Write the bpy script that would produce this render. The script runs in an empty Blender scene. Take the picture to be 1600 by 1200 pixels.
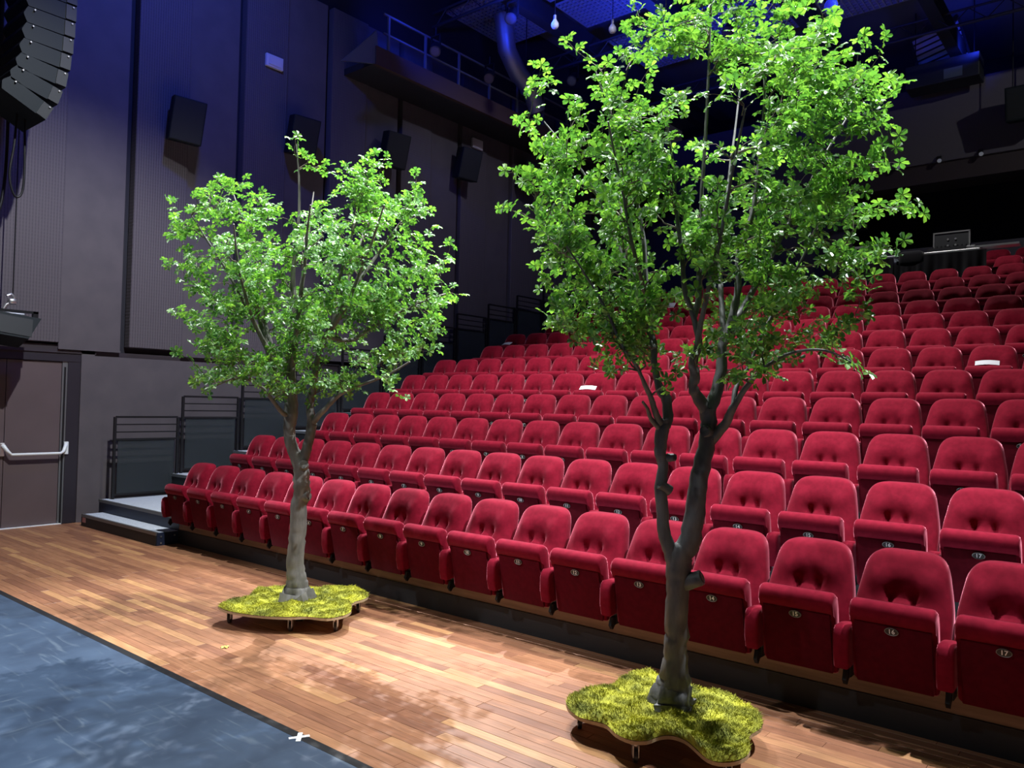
import bpy, bmesh, math, random
import numpy as np
from mathutils import Vector, Matrix

random.seed(7)
S = bpy.context.scene
COL = S.collection
PI = math.pi

# ------------------------------------------------------------ camera
cam_d = bpy.data.cameras.new('camera')
cam_d.sensor_fit = 'HORIZONTAL'
cam_d.sensor_width = 36.0
cam_d.lens = 1219.85 * 36.0 / 1600.0
cam_d.clip_end = 200
cam = bpy.data.objects.new('camera', cam_d)
COL.objects.link(cam)
YAW, PITCH, ROLL = -0.690, 0.026, 0.022
fw = Vector((math.sin(YAW) * math.cos(PITCH), math.cos(YAW) * math.cos(PITCH), math.sin(PITCH)))
rt = fw.cross(Vector((0, 0, 1))).normalized()
up = rt.cross(fw)
r2 = math.cos(ROLL) * rt + math.sin(ROLL) * up
u2 = -math.sin(ROLL) * rt + math.cos(ROLL) * up
m = Matrix((r2, u2, -fw)).transposed().to_4x4()
m.translation = (0, 0, 1.83)
cam.matrix_world = m
S.camera = cam

# ------------------------------------------------------------ world, exposure
w = bpy.data.worlds.new('world')
S.world = w
w.use_nodes = True
w.node_tree.nodes['Background'].inputs[0].default_value = (0.30, 0.30, 0.42, 1)
w.node_tree.nodes['Background'].inputs[1].default_value = 0.035
S.view_settings.view_transform = 'Standard'
S.view_settings.look = 'None'
S.view_settings.exposure = 0.0
S.view_settings.gamma = 1.0
S.view_settings.use_curve_mapping = False

# ------------------------------------------------------------ stage lights hung in the grid, plus added fill
def spot(name, loc, target, power, size_deg, color=(1, 1, 1), blend=0.5, radius=0.1):
    d = bpy.data.lights.new(name, 'SPOT')
    d.energy = power
    d.spot_size = math.radians(size_deg)
    d.spot_blend = blend
    d.shadow_soft_size = radius
    d.color = color
    o = bpy.data.objects.new(name, d)
    COL.objects.link(o)
    o.location = loc
    o.rotation_euler = (Vector(target) - Vector(loc)).to_track_quat('-Z', 'Y').to_euler()
    return o

def area(name, loc, target, power, sx, sy, color=(1, 1, 1), spread=180):
    d = bpy.data.lights.new(name, 'AREA')
    d.shape = 'RECTANGLE'
    d.size, d.size_y = sx, sy
    d.energy = power
    d.color = color
    d.spread = math.radians(spread)
    o = bpy.data.objects.new(name, d)
    COL.objects.link(o)
    o.location = loc
    o.rotation_euler = (Vector(target) - Vector(loc)).to_track_quat('-Z', 'Y').to_euler()
    return o

WHITE = (0.93, 0.97, 1.0)
BLUE = (0.02, 0.05, 1.0)
spot('top_spot_left', (-5.0, 3.9, 10.0), (-7.2, 3.7, 0.0), 3900, 100, WHITE, 0.45, 0.06)
spot('back_spot_small_tree', (-8.8, 8.8, 9.6), (-4.9, 2.6, 0.8), 8500, 40, WHITE, 0.6, 0.05)
spot('back_spot_big_tree', (0.8, 6.4, 9.8), (-2.6, 3.6, 1.4), 7000, 50, WHITE, 0.6, 0.05)
spot('top_spot_big_tree', (-2.9, 4.4, 10.0), (-2.6, 4.0, 1.0), 2000, 60, WHITE, 0.6, 0.06)
spot('seat_wash_near', (-4.5, 6.0, 10.1), (-4.5, 7.0, 1.0), 3000, 90, (1.0, 0.97, 0.95), 0.7, 0.15)
spot('seat_wash_middle', (-5.5, 9.2, 10.1), (-5.2, 9.6, 2.0), 4000, 76, (1.0, 0.97, 0.95), 0.7, 0.15)
spot('seat_wash_far', (-4.0, 15.5, 10.1), (-4.0, 14.8, 4.0), 1300, 90, (1.0, 0.97, 0.95), 0.6, 0.15)
spot('front_fill', (-4.0, -3.0, 8.5), (-5.6, 6.5, 1.6), 800, 46, (1.0, 0.96, 0.94), 0.9, 0.3)
spot('front_spot_small_tree', (-8.5, -1.5, 8.6), (-6.0, 4.2, 1.9), 1900, 30, WHITE, 0.8, 0.1)
spot('front_spot_big_tree', (-4.5, -2.0, 8.8), (-2.3, 4.0, 3.2), 900, 24, WHITE, 0.8, 0.1)
spot('parapet_light', (3.0, 14.5, 9.9), (-1.5, 20.5, 8.0), 450, 60, WHITE, 0.8, 0.05)
spot('side_wall_fill', (-6.8, 11.0, 9.7), (-11.95, 13.0, 3.4), 330, 84, (0.72, 0.74, 1.0), 0.9, 0.1)  # added fill lamp, lifts the dark far part of the left wall
spot('wall_blue_high', (-8.2, 5.0, 9.6), (-11.95, 5.5, 7.8), 800, 120, (0.06, 0.12, 1.0), 0.9, 0.2)
for i, (p, t, e) in enumerate((((-9.0, 11.0, 8.9), (-9.0, 12.5, 11.2), 600), ((-7.6, 13.6, 8.8), (-7.8, 15.0, 11.2), 500),
                               ((-4.4, 14.0, 8.8), (-4.4, 15.5, 11.2), 200), ((-10.2, 9.4, 8.9), (-11.6, 12.0, 9.4), 160),
                               ((-3.0, 19.3, 9.9), (-3.7, 20.4, 10.4), 60))):
    spot('grid_blue_%d' % i, p, t, e, 130, BLUE, 0.8, 0.1)

# ------------------------------------------------------------ materials
def mat(name, base=(0.5, 0.5, 0.5), rough=0.5, metal=0.0, **kw):
    m = bpy.data.materials.new(name)
    m.use_nodes = True
    b = m.node_tree.nodes['Principled BSDF']
    b.inputs['Base Color'].default_value = (*base, 1)
    b.inputs['Roughness'].default_value = rough
    b.inputs['Metallic'].default_value = metal
    for k, v in kw.items():
        b.inputs[k.replace('_', ' ')].default_value = v
    return m

def nodes(m):
    return m.node_tree.nodes, m.node_tree.links, m.node_tree.nodes['Principled BSDF']

def noise_color(m, c1, c2, scale, detail=4.0, coord='Object', stretch=(1, 1, 1), lo=0.35, hi=0.65, bump=0.0, dist=0.01, rand=0.0):
    n, l, b = nodes(m)
    tc = n.new('ShaderNodeTexCoord')
    mp = n.new('ShaderNodeMapping')
    mp.inputs['Scale'].default_value = stretch
    no = n.new('ShaderNodeTexNoise')
    no.inputs['Scale'].default_value = scale
    no.inputs['Detail'].default_value = detail
    if coord == 'World':
        g = n.new('ShaderNodeNewGeometry')
        l.new(g.outputs['Position'], mp.inputs['Vector'])
    else:
        l.new(tc.outputs[coord], mp.inputs['Vector'])
    l.new(mp.outputs[0], no.inputs['Vector'])
    cr = n.new('ShaderNodeValToRGB')
    cr.color_ramp.elements[0].position = lo
    cr.color_ramp.elements[1].position = hi
    cr.color_ramp.elements[0].color = (*c1, 1)
    cr.color_ramp.elements[1].color = (*c2, 1)
    l.new(no.outputs['Fac'], cr.inputs[0])
    l.new(cr.outputs[0], b.inputs['Base Color'])
    if bump:
        bp = n.new('ShaderNodeBump')
        bp.inputs['Strength'].default_value = bump
        bp.inputs['Distance'].default_value = dist
        l.new(no.outputs['Fac'], bp.inputs['Height'])
        l.new(bp.outputs[0], b.inputs['Normal'])
    return no, cr

M = {}
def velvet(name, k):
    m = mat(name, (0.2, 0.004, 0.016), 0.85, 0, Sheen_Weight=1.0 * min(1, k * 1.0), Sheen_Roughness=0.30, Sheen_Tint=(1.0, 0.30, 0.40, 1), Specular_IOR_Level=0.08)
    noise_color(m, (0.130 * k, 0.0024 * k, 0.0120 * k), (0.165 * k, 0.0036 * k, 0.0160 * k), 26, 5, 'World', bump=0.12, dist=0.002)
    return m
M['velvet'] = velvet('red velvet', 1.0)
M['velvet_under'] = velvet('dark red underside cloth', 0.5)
M['black_metal'] = mat('black metal', (0.012, 0.012, 0.014), 0.45, 0.3)
M['black_paint'] = mat('black paint', (0.010, 0.011, 0.014), 0.6)
M['plate'] = mat('dark plate', (0.02, 0.018, 0.018), 0.5, 0.3)
M['rim'] = mat('worn metal rim', (0.30, 0.29, 0.28), 0.5, 0.7)
M['silver'] = mat('brushed silver', (0.62, 0.62, 0.62), 0.35, 0.9)
M['digit'] = mat('pale digit paint', (0.75, 0.73, 0.72), 0.5)
M['wall'] = mat('plum grey paint', (0.10, 0.085, 0.095), 0.75)
noise_color(M['wall'], (0.082, 0.070, 0.078), (0.098, 0.083, 0.090), 3, 6, 'World', bump=0.05, dist=0.003)
M['wall_dark'] = mat('dark wall recess', (0.012, 0.011, 0.016), 0.8)
M['ledge'] = mat('dark plum trim', (0.03, 0.022, 0.03), 0.6)
M['door'] = mat('brown door leaf', (0.105, 0.075, 0.078), 0.55)
noise_color(M['door'], (0.098, 0.070, 0.073), (0.112, 0.080, 0.083), 2, 4, 'World')
M['door_frame'] = mat('dark door frame', (0.02, 0.016, 0.024), 0.5)
M['alu'] = mat('dull aluminium', (0.22, 0.23, 0.24), 0.45, 0.7)
M['white_bar'] = mat('white enamel bar', (0.82, 0.86, 0.86), 0.35)
M['tread'] = mat('grey speckled tread carpet', (0.16, 0.18, 0.21), 0.9)
noise_color(M['tread'], (0.27, 0.31, 0.37), (0.52, 0.57, 0.64), 140, 2, 'World')
M['step_side'] = mat('navy step side', (0.012, 0.02, 0.05), 0.5)
M['riser_wood'] = mat('brown plywood riser', (0.10, 0.065, 0.04), 0.7)
noise_color(M['riser_wood'], (0.20, 0.13, 0.08), (0.30, 0.20, 0.13), 3, 5, 'World', stretch=(0.6, 4, 8))
M['infill'] = mat('slate mesh infill', (0.022, 0.030, 0.036), 0.7)
def see_through(m, f):
    n, l, b = nodes(m)
    t = n.new('ShaderNodeBsdfTransparent'); x = n.new('ShaderNodeMixShader'); x.inputs[0].default_value = f
    l.new(b.outputs[0], x.inputs[1]); l.new(t.outputs[0], x.inputs[2]); l.new(x.outputs[0], n['Material Output'].inputs[0])
see_through(M['infill'], 0.35)
M['speaker'] = mat('speaker cabinet', (0.008, 0.012, 0.014), 0.6, Specular_IOR_Level=0.2)
M['grille'] = mat('speaker grille', (0.006, 0.008, 0.009), 0.6, 0.1)
M['white_plastic'] = mat('white plastic', (0.6, 0.58, 0.62), 0.5)
M['ceiling'] = mat('dark ceiling paint', (0.10, 0.10, 0.12), 0.8)
M['beam'] = mat('dark steel beam', (0.018, 0.018, 0.022), 0.6)
M['grating'] = mat('galvanised grating', (0.30, 0.30, 0.33), 0.5, 0.5)
M['fascia'] = mat('brown fascia', (0.06, 0.032, 0.028), 0.7)
M['parapet'] = mat('mauve grey parapet', (0.085, 0.072, 0.085), 0.8)
M['soffit'] = mat('brown soffit', (0.035, 0.022, 0.022), 0.7)
M['drape'] = mat('black molton', (0.008, 0.008, 0.010), 0.95, 0, Sheen_Weight=0.08, Specular_IOR_Level=0.1)
M['paper'] = mat('white paper', (0.45, 0.46, 0.50), 0.8)
M['tape'] = mat('white gaffer tape', (0.75, 0.76, 0.78), 0.6)
M['lens'] = mat('lit blue lens', (0, 0, 0), 0.3)
M['lens'].node_tree.nodes['Principled BSDF'].inputs['Emission Color'].default_value = (0.05, 0.18, 1, 1)
M['lens'].node_tree.nodes['Principled BSDF'].inputs['Emission Strength'].default_value = 9
M['glass_bulb'] = mat('frosted bulb', (0.8, 0.83, 0.88), 0.3)
M['dark_lens'] = mat('dark lens', (0.03, 0.03, 0.04), 0.2, 0.0)

# acoustic ribs: fine vertical grooves with rows of small holes
def acoustic():
    m = mat('ribbed acoustic panel', (0.105, 0.088, 0.10), 0.75)
    n, l, b = nodes(m)
    g = n.new('ShaderNodeNewGeometry')
    sp = n.new('ShaderNodeSeparateXYZ')
    l.new(g.outputs['Position'], sp.inputs[0])
    def wave(sock, period):
        a = n.new('ShaderNodeMath'); a.operation = 'MULTIPLY'; a.inputs[1].default_value = 2 * PI / period
        l.new(sock, a.inputs[0])
        s = n.new('ShaderNodeMath'); s.operation = 'SINE'; l.new(a.outputs[0], s.inputs[0])
        return s.outputs[0]
    wy = wave(sp.outputs['Y'], 0.038)
    wz = wave(sp.outputs['Z'], 0.05)
    mx = n.new('ShaderNodeMath'); mx.operation = 'MULTIPLY_ADD'
    l.new(wz, mx.inputs[0]); mx.inputs[1].default_value = 0.2; l.new(wy, mx.inputs[2])
    cr = n.new('ShaderNodeValToRGB')
    cr.color_ramp.elements[0].position = 0.25; cr.color_ramp.elements[0].color = (0.098, 0.083, 0.092, 1)
    cr.color_ramp.elements[1].position = 0.95; cr.color_ramp.elements[1].color = (0.066, 0.056, 0.064, 1)
    l.new(mx.outputs[0], cr.inputs[0])
    l.new(cr.outputs[0], b.inputs['Base Color'])
    bp = n.new('ShaderNodeBump'); bp.inputs['Strength'].default_value = 0.25; bp.inputs['Distance'].default_value = 0.01
    l.new(mx.outputs[0], bp.inputs['Height']); l.new(bp.outputs[0], b.inputs['Normal'])
    return m
M['acoustic'] = acoustic()

def wood_floor():
    m = mat('oiled merbau parquet', (0.3, 0.15, 0.07), 0.38)
    n, l, b = nodes(m)
    oi = n.new('ShaderNodeObjectInfo')
    g = n.new('ShaderNodeNewGeometry')
    ad = n.new('ShaderNodeMath'); ad.operation = 'ADD'
    l.new(oi.outputs['Random'], ad.inputs[0]); l.new(g.outputs['Random Per Island'], ad.inputs[1])
    fr = n.new('ShaderNodeMath'); fr.operation = 'FRACT'; l.new(ad.outputs[0], fr.inputs[0])
    cr = n.new('ShaderNodeValToRGB')
    e = cr.color_ramp.elements
    e[0].position = 0.0; e[0].color = (0.20, 0.085, 0.048, 1)
    e[1].position = 1.0; e[1].color = (0.44, 0.235, 0.105, 1)
    x = e.new(0.3); x.color = (0.265, 0.118, 0.062, 1)
    x = e.new(0.8); x.color = (0.32, 0.150, 0.078, 1)
    l.new(fr.outputs[0], cr.inputs[0])
    mp = n.new('ShaderNodeMapping'); mp.inputs['Scale'].default_value = (2.0, 30, 30)
    l.new(g.outputs['Position'], mp.inputs[0])
    no = n.new('ShaderNodeTexNoise'); no.inputs['Scale'].default_value = 2.2; no.inputs['Detail'].default_value = 6
    l.new(mp.outputs[0], no.inputs['Vector'])
    mr = n.new('ShaderNodeMapRange'); mr.inputs[1].default_value = 0.3; mr.inputs[2].default_value = 0.75
    mr.inputs[3].default_value = 0.72; mr.inputs[4].default_value = 1.2
    l.new(no.outputs[0], mr.inputs[0])
    mu = n.new('ShaderNodeMixRGB'); mu.blend_type = 'MULTIPLY'; mu.inputs[0].default_value = 1
    l.new(cr.outputs[0], mu.inputs[1]); l.new(mr.outputs[0], mu.inputs[2])
    l.new(mu.outputs[0], b.inputs['Base Color'])
    n2 = n.new('ShaderNodeTexNoise'); n2.inputs['Scale'].default_value = 5; n2.inputs['Detail'].default_value = 5
    l.new(g.outputs['Position'], n2.inputs['Vector'])
    m2 = n.new('ShaderNodeMapRange'); m2.inputs[3].default_value = 0.3; m2.inputs[4].default_value = 0.5
    l.new(n2.outputs[0], m2.inputs[0]); l.new(m2.outputs[0], b.inputs['Roughness'])
    return m
M['wood'] = wood_floor()

def mat_floor():
    m = mat('scuffed grey dance vinyl', (0.05, 0.07, 0.10), 0.5)
    n, l, b = nodes(m)
    g = n.new('ShaderNodeNewGeometry')
    def noise(scale, stretch, rot=0.0, detail=6, dist=0.0):
        mp = n.new('ShaderNodeMapping'); mp.inputs['Scale'].default_value = stretch
        mp.inputs['Rotation'].default_value = (0, 0, rot)
        l.new(g.outputs['Position'], mp.inputs[0])
        no = n.new('ShaderNodeTexNoise'); no.inputs['Scale'].default_value = scale
        no.inputs['Detail'].default_value = detail; no.inputs['Distortion'].default_value = dist
        l.new(mp.outputs[0], no.inputs['Vector'])
        return no.outputs['Fac']
    def ramp(s, p0, p1, c0, c1):
        cr = n.new('ShaderNodeValToRGB')
        cr.color_ramp.elements[0].position = p0; cr.color_ramp.elements[1].position = p1
        cr.color_ramp.elements[0].color = (*c0, 1); cr.color_ramp.elements[1].color = (*c1, 1)
        l.new(s, cr.inputs[0]); return cr.outputs[0]
    base = ramp(noise(3.0, (1, 1, 1), 0, 8, 0.4), 0.3, 0.75, (0.015, 0.030, 0.060), (0.036, 0.062, 0.108))
    sc1 = ramp(noise(1.6, (1.0, 9, 1), 0.5, 7, 1.6), 0.60, 0.72, (0, 0, 0), (1, 1, 1))
    sc2 = ramp(noise(1.9, (10, 1.0, 1), 1.2, 7, 1.8), 0.62, 0.74, (0, 0, 0), (1, 1, 1))
    mxx = n.new('ShaderNodeMixRGB'); mxx.blend_type = 'LIGHTEN'; mxx.inputs[0].default_value = 1
    l.new(sc1, mxx.inputs[1]); l.new(sc2, mxx.inputs[2])
    fac = n.new('ShaderNodeMath'); fac.operation = 'MULTIPLY'; fac.inputs[1].default_value = 0.28
    l.new(mxx.outputs[0], fac.inputs[0])
    mix = n.new('ShaderNodeMixRGB'); l.new(fac.outputs[0], mix.inputs[0])
    l.new(base, mix.inputs[1]); mix.inputs[2].default_value = (0.14, 0.18, 0.22, 1)
    l.new(mix.outputs[0], b.inputs['Base Color'])
    return m
M['vinyl'] = mat_floor()

def leaf_mat():
    m = bpy.data.materials.new('glossy green leaf'); m.use_nodes = True
    n, l, b = nodes(m)
    oi = n.new('ShaderNodeObjectInfo'); g = n.new('ShaderNodeNewGeometry')
    ad = n.new('ShaderNodeMath'); ad.operation = 'ADD'
    l.new(oi.outputs['Random'], ad.inputs[0]); l.new(g.outputs['Random Per Island'], ad.inputs[1])
    fr = n.new('ShaderNodeMath'); fr.operation = 'FRACT'; l.new(ad.outputs[0], fr.inputs[0])
    cr = n.new('ShaderNodeValToRGB'); e = cr.color_ramp.elements
    e[0].position = 0; e[0].color = (0.045, 0.15, 0.045, 1)
    e[1].position = 1; e[1].color = (0.21, 0.43, 0.085, 1)
    x = e.new(0.5); x.color = (0.11, 0.29, 0.065, 1)
    l.new(fr.outputs[0], cr.inputs[0]); l.new(cr.outputs[0], b.inputs['Base Color'])
    b.inputs['Roughness'].default_value = 0.42
    b.inputs['Specular IOR Level'].default_value = 1.0
    tr = n.new('ShaderNodeBsdfTranslucent')
    mu = n.new('ShaderNodeMixRGB'); mu.blend_type = 'MULTIPLY'; mu.inputs[0].default_value = 1
    l.new(cr.outputs[0], mu.inputs[1]); mu.inputs[2].default_value = (1.5, 1.5, 0.6, 1)
    l.new(mu.outputs[0], tr.inputs[0])
    ms = n.new('ShaderNodeMixShader'); ms.inputs[0].default_value = 0.38
    l.new(b.outputs[0], ms.inputs[1]); l.new(tr.outputs[0], ms.inputs[2])
    l.new(ms.outputs[0], n['Material Output'].inputs[0])
    return m
M['leaf'] = leaf_mat()

M['bark'] = mat('grey painted bark', (0.10, 0.095, 0.085), 0.65)
noise_color(M['bark'], (0.075, 0.072, 0.067), (0.20, 0.19, 0.172), 14, 6, 'Object', stretch=(1, 1, 0.35), lo=0.3, hi=0.7, bump=0.5, dist=0.012)
M['bark_dark'] = mat('dark grey painted bark', (0.05, 0.05, 0.05), 0.55)
noise_color(M['bark_dark'], (0.050, 0.050, 0.053), (0.15, 0.15, 0.15), 14, 6, 'Object', stretch=(1, 1, 0.35), lo=0.3, hi=0.75, bump=0.5, dist=0.012)
M['twig'] = mat('brown twig', (0.12, 0.095, 0.07), 0.7)
M['moss'] = mat('yellow green moss', (0.2, 0.25, 0.02), 0.9)
no, cr = noise_color(M['moss'], (0.13, 0.145, 0.012), (0.50, 0.49, 0.033), 8, 8, 'Object', lo=0.32, hi=0.68)
M['ply'] = mat('pale plywood edge', (0.45, 0.34, 0.2), 0.7)
M['caster'] = mat('caster', (0.05, 0.05, 0.055), 0.35, 0.4)
M['yellow_leaf'] = mat('yellowed leaf', (0.55, 0.5, 0.06), 0.6)

# ------------------------------------------------------------ helpers
class MB:
    """collects vertices and faces that become ONE mesh object"""
    def __init__(s):
        s.v, s.f = [], []
    def add(s, verts, faces):
        o = len(s.v)
        s.v += [tuple(map(float, p)) for p in verts]
        s.f += [tuple(o + i for i in f) for f in faces]
        return s
    def box(s, x0, x1, y0, y1, z0, z1, mtx=None):
        vs = [(x, y, z) for z in (z0, z1) for y in (y0, y1) for x in (x0, x1)]
        if mtx is not None: vs = [mtx @ Vector(p) for p in vs]
        return s.add(vs, [(0, 2, 3, 1), (4, 5, 7, 6), (0, 1, 5, 4), (2, 6, 7, 3), (0, 4, 6, 2), (1, 3, 7, 5)])
    def bbox(s, x0, x1, y0, y1, z0, z1, b=0.01, seg=2, mtx=None):
        bm = bmesh.new()
        bmesh.ops.create_cube(bm, size=1)
        for v in bm.verts:
            v.co = Vector((x0 + (v.co.x + .5) * (x1 - x0), y0 + (v.co.y + .5) * (y1 - y0), z0 + (v.co.z + .5) * (z1 - z0)))
        bmesh.ops.bevel(bm, geom=list(bm.edges), offset=b, segments=seg, affect='EDGES', profile=0.5)
        bm.verts.index_update()
        vs = [(mtx @ v.co if mtx is not None else v.co.copy()) for v in bm.verts]
        fs = [tuple(v.index for v in f.verts) for f in bm.faces]
        bm.free()
        return s.add(vs, fs)
    def tube(s, pts, radii, n=8, caps=True, noise=0.0, rng=None):
        pts = [Vector(p) for p in pts]
        if not hasattr(radii, '__len__'): radii = [radii] * len(pts)
        vs, fs = [], []
        ref = None
        for i, p in enumerate(pts):
            t = (pts[min(i + 1, len(pts) - 1)] - pts[max(i - 1, 0)])
            t = t.normalized() if t.length > 1e-9 else Vector((0, 0, 1))
            if ref is None:
                ref = t.orthogonal().normalized()
            ref = (ref - t * ref.dot(t))
            ref = ref.normalized() if ref.length > 1e-6 else t.orthogonal().normalized()
            bi = t.cross(ref)
            for k in range(n):
                a = 2 * PI * k / n
                r = radii[i] * (1 + (rng.uniform(-noise, noise) if rng else 0))
                vs.append(p + ref * (math.cos(a) * r) + bi * (math.sin(a) * r))
        for i in range(len(pts) - 1):
            for k in range(n):
                a, b = i * n + k, i * n + (k + 1) % n
                fs.append((a, b, b + n, a + n))
        if caps:
            fs.append(tuple(range(n - 1, -1, -1)))
            fs.append(tuple((len(pts) - 1) * n + k for k in range(n)))
        return s.add(vs, fs)
    def prism(s, poly, axis, a, b):
        """poly of 2D points swept along an axis ('x': poly is (y,z); 'y': (x,z); 'z': (x,y))"""
        n = len(poly)
        def P(q, c):
            return {'x': (c, q[0], q[1]), 'y': (q[0], c, q[1]), 'z': (q[0], q[1], c)}[axis]
        vs = [P(q, a) for q in poly] + [P(q, b) for q in poly]
        fs = [tuple(range(n)), tuple(range(2 * n - 1, n - 1, -1))]
        for i in range(n):
            j = (i + 1) % n
            fs.append((i, i + n, j + n, j))
        return s.add(vs, fs)
    def mesh(s, name, smooth=None):
        me = bpy.data.meshes.new(name)
        me.from_pydata(s.v, [], s.f)
        bm = bmesh.new(); bm.from_mesh(me)
        bmesh.ops.recalc_face_normals(bm, faces=bm.faces)
        bm.to_mesh(me); bm.free()
        if smooth is not None:
            for p in me.polygons: p.use_smooth = True
            if smooth < 179: me.set_sharp_from_angle(angle=math.radians(smooth))
        return me
    def build(s, name, m, parent=None, smooth=None, loc=None):
        return obj(name, s.mesh(name, smooth), m, parent, loc)

def obj(name, me, m=None, parent=None, loc=None):
    o = bpy.data.objects.new(name, me)
    COL.objects.link(o)
    if m is not None and not me.materials: me.materials.append(m)
    if parent is not None: o.parent = parent
    if loc is not None: o.location = loc
    return o

def tag(o, label, cat, group=None, kind=None):
    o['label'] = label
    o['category'] = cat
    if group: o['group'] = group
    if kind: o['kind'] = kind
    return o

def thing(name, label, cat, loc=(0, 0, 0), rz=0.0, group=None):
    o = bpy.data.objects.new(name, None)
    COL.objects.link(o)
    o.empty_display_size = 0.1
    o.location = loc
    o.rotation_euler = (0, 0, rz)
    return tag(o, label, cat, group)

def struct(o):
    o['kind'] = 'structure'
    return o

ORD = ['first', 'second', 'third', 'fourth', 'fifth', 'sixth', 'seventh', 'eighth', 'ninth', 'tenth', 'eleventh', 'twelfth',
       'thirteenth', 'fourteenth', 'fifteenth', 'sixteenth', 'seventeenth', 'eighteenth', 'nineteenth', 'twentieth', 'twenty-first']

# ------------------------------------------------------------ the setting
XW = -11.95          # face of the left wall
XR = 2.2             # the tiers run on past the right edge of the frame
ROWD, RISE, Y0, Z0 = 1.017, 0.32, 4.95, 0.33
NROW = 14
YB = 20.5            # back wall

# floor: slab plus parquet strips
fl = struct(MB().box(-13, 4, -4, 22, -0.3, -0.022).build('floor', M['riser_wood']))
rng = random.Random(3)
PW = 0.078
strips = []
yy = 2.63
while yy < 4.97:
    x = -11.93 - rng.uniform(0, 0.6)
    while x < XR:
        L = rng.choice((0.45, 0.6, 0.75, 0.9, 1.1, 1.3))
        x0, x1 = max(x, -11.94), min(x + L, XR)
        if x1 - x0 > 0.05: strips.append((x0, x1, yy))
        x += L
    yy += PW
def strip_mb(x0, x1, y, mb, dz=0.0):
    g = 0.0009
    b = 0.0012
    xs0, xs1, ys0, ys1 = x0 + g, x1 - g, y + g, y + PW - g
    vs = [(xs0, ys0, -0.02), (xs1, ys0, -0.02), (xs1, ys1, -0.02), (xs0, ys1, -0.02),
          (xs0, ys0, -b), (xs1, ys0, -b), (xs1, ys1, -b), (xs0, ys1, -b),
          (xs0 + b, ys0 + b, 0), (xs1 - b, ys0 + b, 0), (xs1 - b, ys1 - b, 0), (xs0 + b, ys1 - b, 0)]
    fs = [(3, 2, 1, 0), (8, 9, 10, 11)]
    for a in (0, 4):
        for i in range(4):
            j = (i + 1) % 4
            fs.append((a + i, a + j, a + j + 4, a + i + 4))
    mb.add(vs, fs)
def seen(s):
    x, y = (s[0] + s[1]) / 2, s[2]
    f = -0.636 * x + 0.771 * y
    r = 0.771 * x + 0.636 * y
    u = r / f * 1220
    v = 600 + 1220 * 1.83 / f + 0.022 * u
    vis = (-860 < u < 840) and v < 1235
    return (0 if vis else 1, f / max(0.3, s[1] - s[0]) ** 0.3)
strips.sort(key=seen)
for s in strips[:300]:
    mb = MB(); strip_mb(0, s[1] - s[0], 0, mb)
    mb.build('plank', M['wood'], fl, loc=(s[0], s[2], rng.uniform(-0.0006, 0)))
mb = MB()
for s in strips[300:]: strip_mb(s[0], s[1], s[2], mb)
o = mb.build('planks', M['wood'], fl); o['kind'] = 'stuff'
# sub floor on the stage side
MB().box(-13, 4, -4, 2.628, -0.022, -0.004).build('stage_board', M['riser_wood'], fl)

mt = MB().box(-11.2, 2.4, -3.5, 2.575, -0.004, 0.003).build('dance_mat', M['vinyl'])
tag(mt, 'scuffed blue grey vinyl dance floor covering the stage', 'dance floor')
tp = MB().box(-11.25, 2.4, 2.575, 2.628, -0.004, 0.004).build('edge_tape', M['black_metal'], mt)

cx = thing('tape_cross', 'white tape cross stuck on the dance floor near its edge', 'tape mark', (-3.578, 2.592, 0.0042), math.radians(62))
MB().box(-0.055, 0.055, -0.0125, 0.0125, 0, 0.0006).build('tape_strip', M['tape'], cx)
o = MB().box(-0.0125, 0.0125, -0.055, 0.055, 0.0006, 0.0012).build('tape_strip', M['tape'], cx); o.rotation_euler = (0, 0, math.radians(-14))

# left wall
wl = struct(MB().box(-12.4, XW - 0.12, -4, 22, -0.02, 11.4).build('wall_left', M['wall_dark']))
DY0, DY1, DZ = 2.95, 4.72, 2.42      # opening of the double door with its frame
lowtop = 2.40
MB().box(XW - 0.12, XW, DY1, 21, -0.02, lowtop).build('wall_panel', M['wall'], wl)
MB().box(XW - 0.12, XW, -4, DY0 - 0.06, -0.02, lowtop).build('wall_panel', M['wall'], wl)
MB().box(XW - 0.12, XW - 0.03, 4.90, 21, lowtop, 2.47).build('shadow_gap', M['ledge'], wl)
MB().box(XW - 0.12, XW, DY1, 4.90, lowtop, 2.52).build('wall_panel', M['wall'], wl)
panels = [1.78, 3.565, 5.36, 7.145, 8.93, 10.71, 12.49, 14.27, 16.05, 17.83]
for i, y in enumerate(panels):
    mb = MB().bbox(XW - 0.10, XW + 0.055, y, y + 0.83, 2.56, 9.2, 0.006, 1)
    mb.build('acoustic_panel', M['acoustic'], wl)
    y1 = y + 0.83
    y2 = y + 1.785 - 0.10
    if i < len(panels):
        mb = MB().bbox(XW - 0.11, XW + 0.012, y1 + 0.004, y2, 2.47, 9.2, 0.004, 1)
        mb.build('wall_panel', M['wall'], wl)
        # a thin lip at the foot of the flat panel
        MB().box(XW + 0.0, XW + 0.03, y1 + 0.004 if y1 > 4.9 or y1 < 4 else y1, y2, 2.47, 2.495).build('lip', M['wall'], wl)
MB().box(XW - 0.11, XW + 0.012, -4, 1.7, 2.47, 9.2).build('wall_panel', M['wall'], wl)
MB().box(XW - 0.10, XW + 0.0, 1.7, DY1 + 0.2, 2.42, 2.53).build('shadow_gap', M['ledge'], wl)

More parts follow.
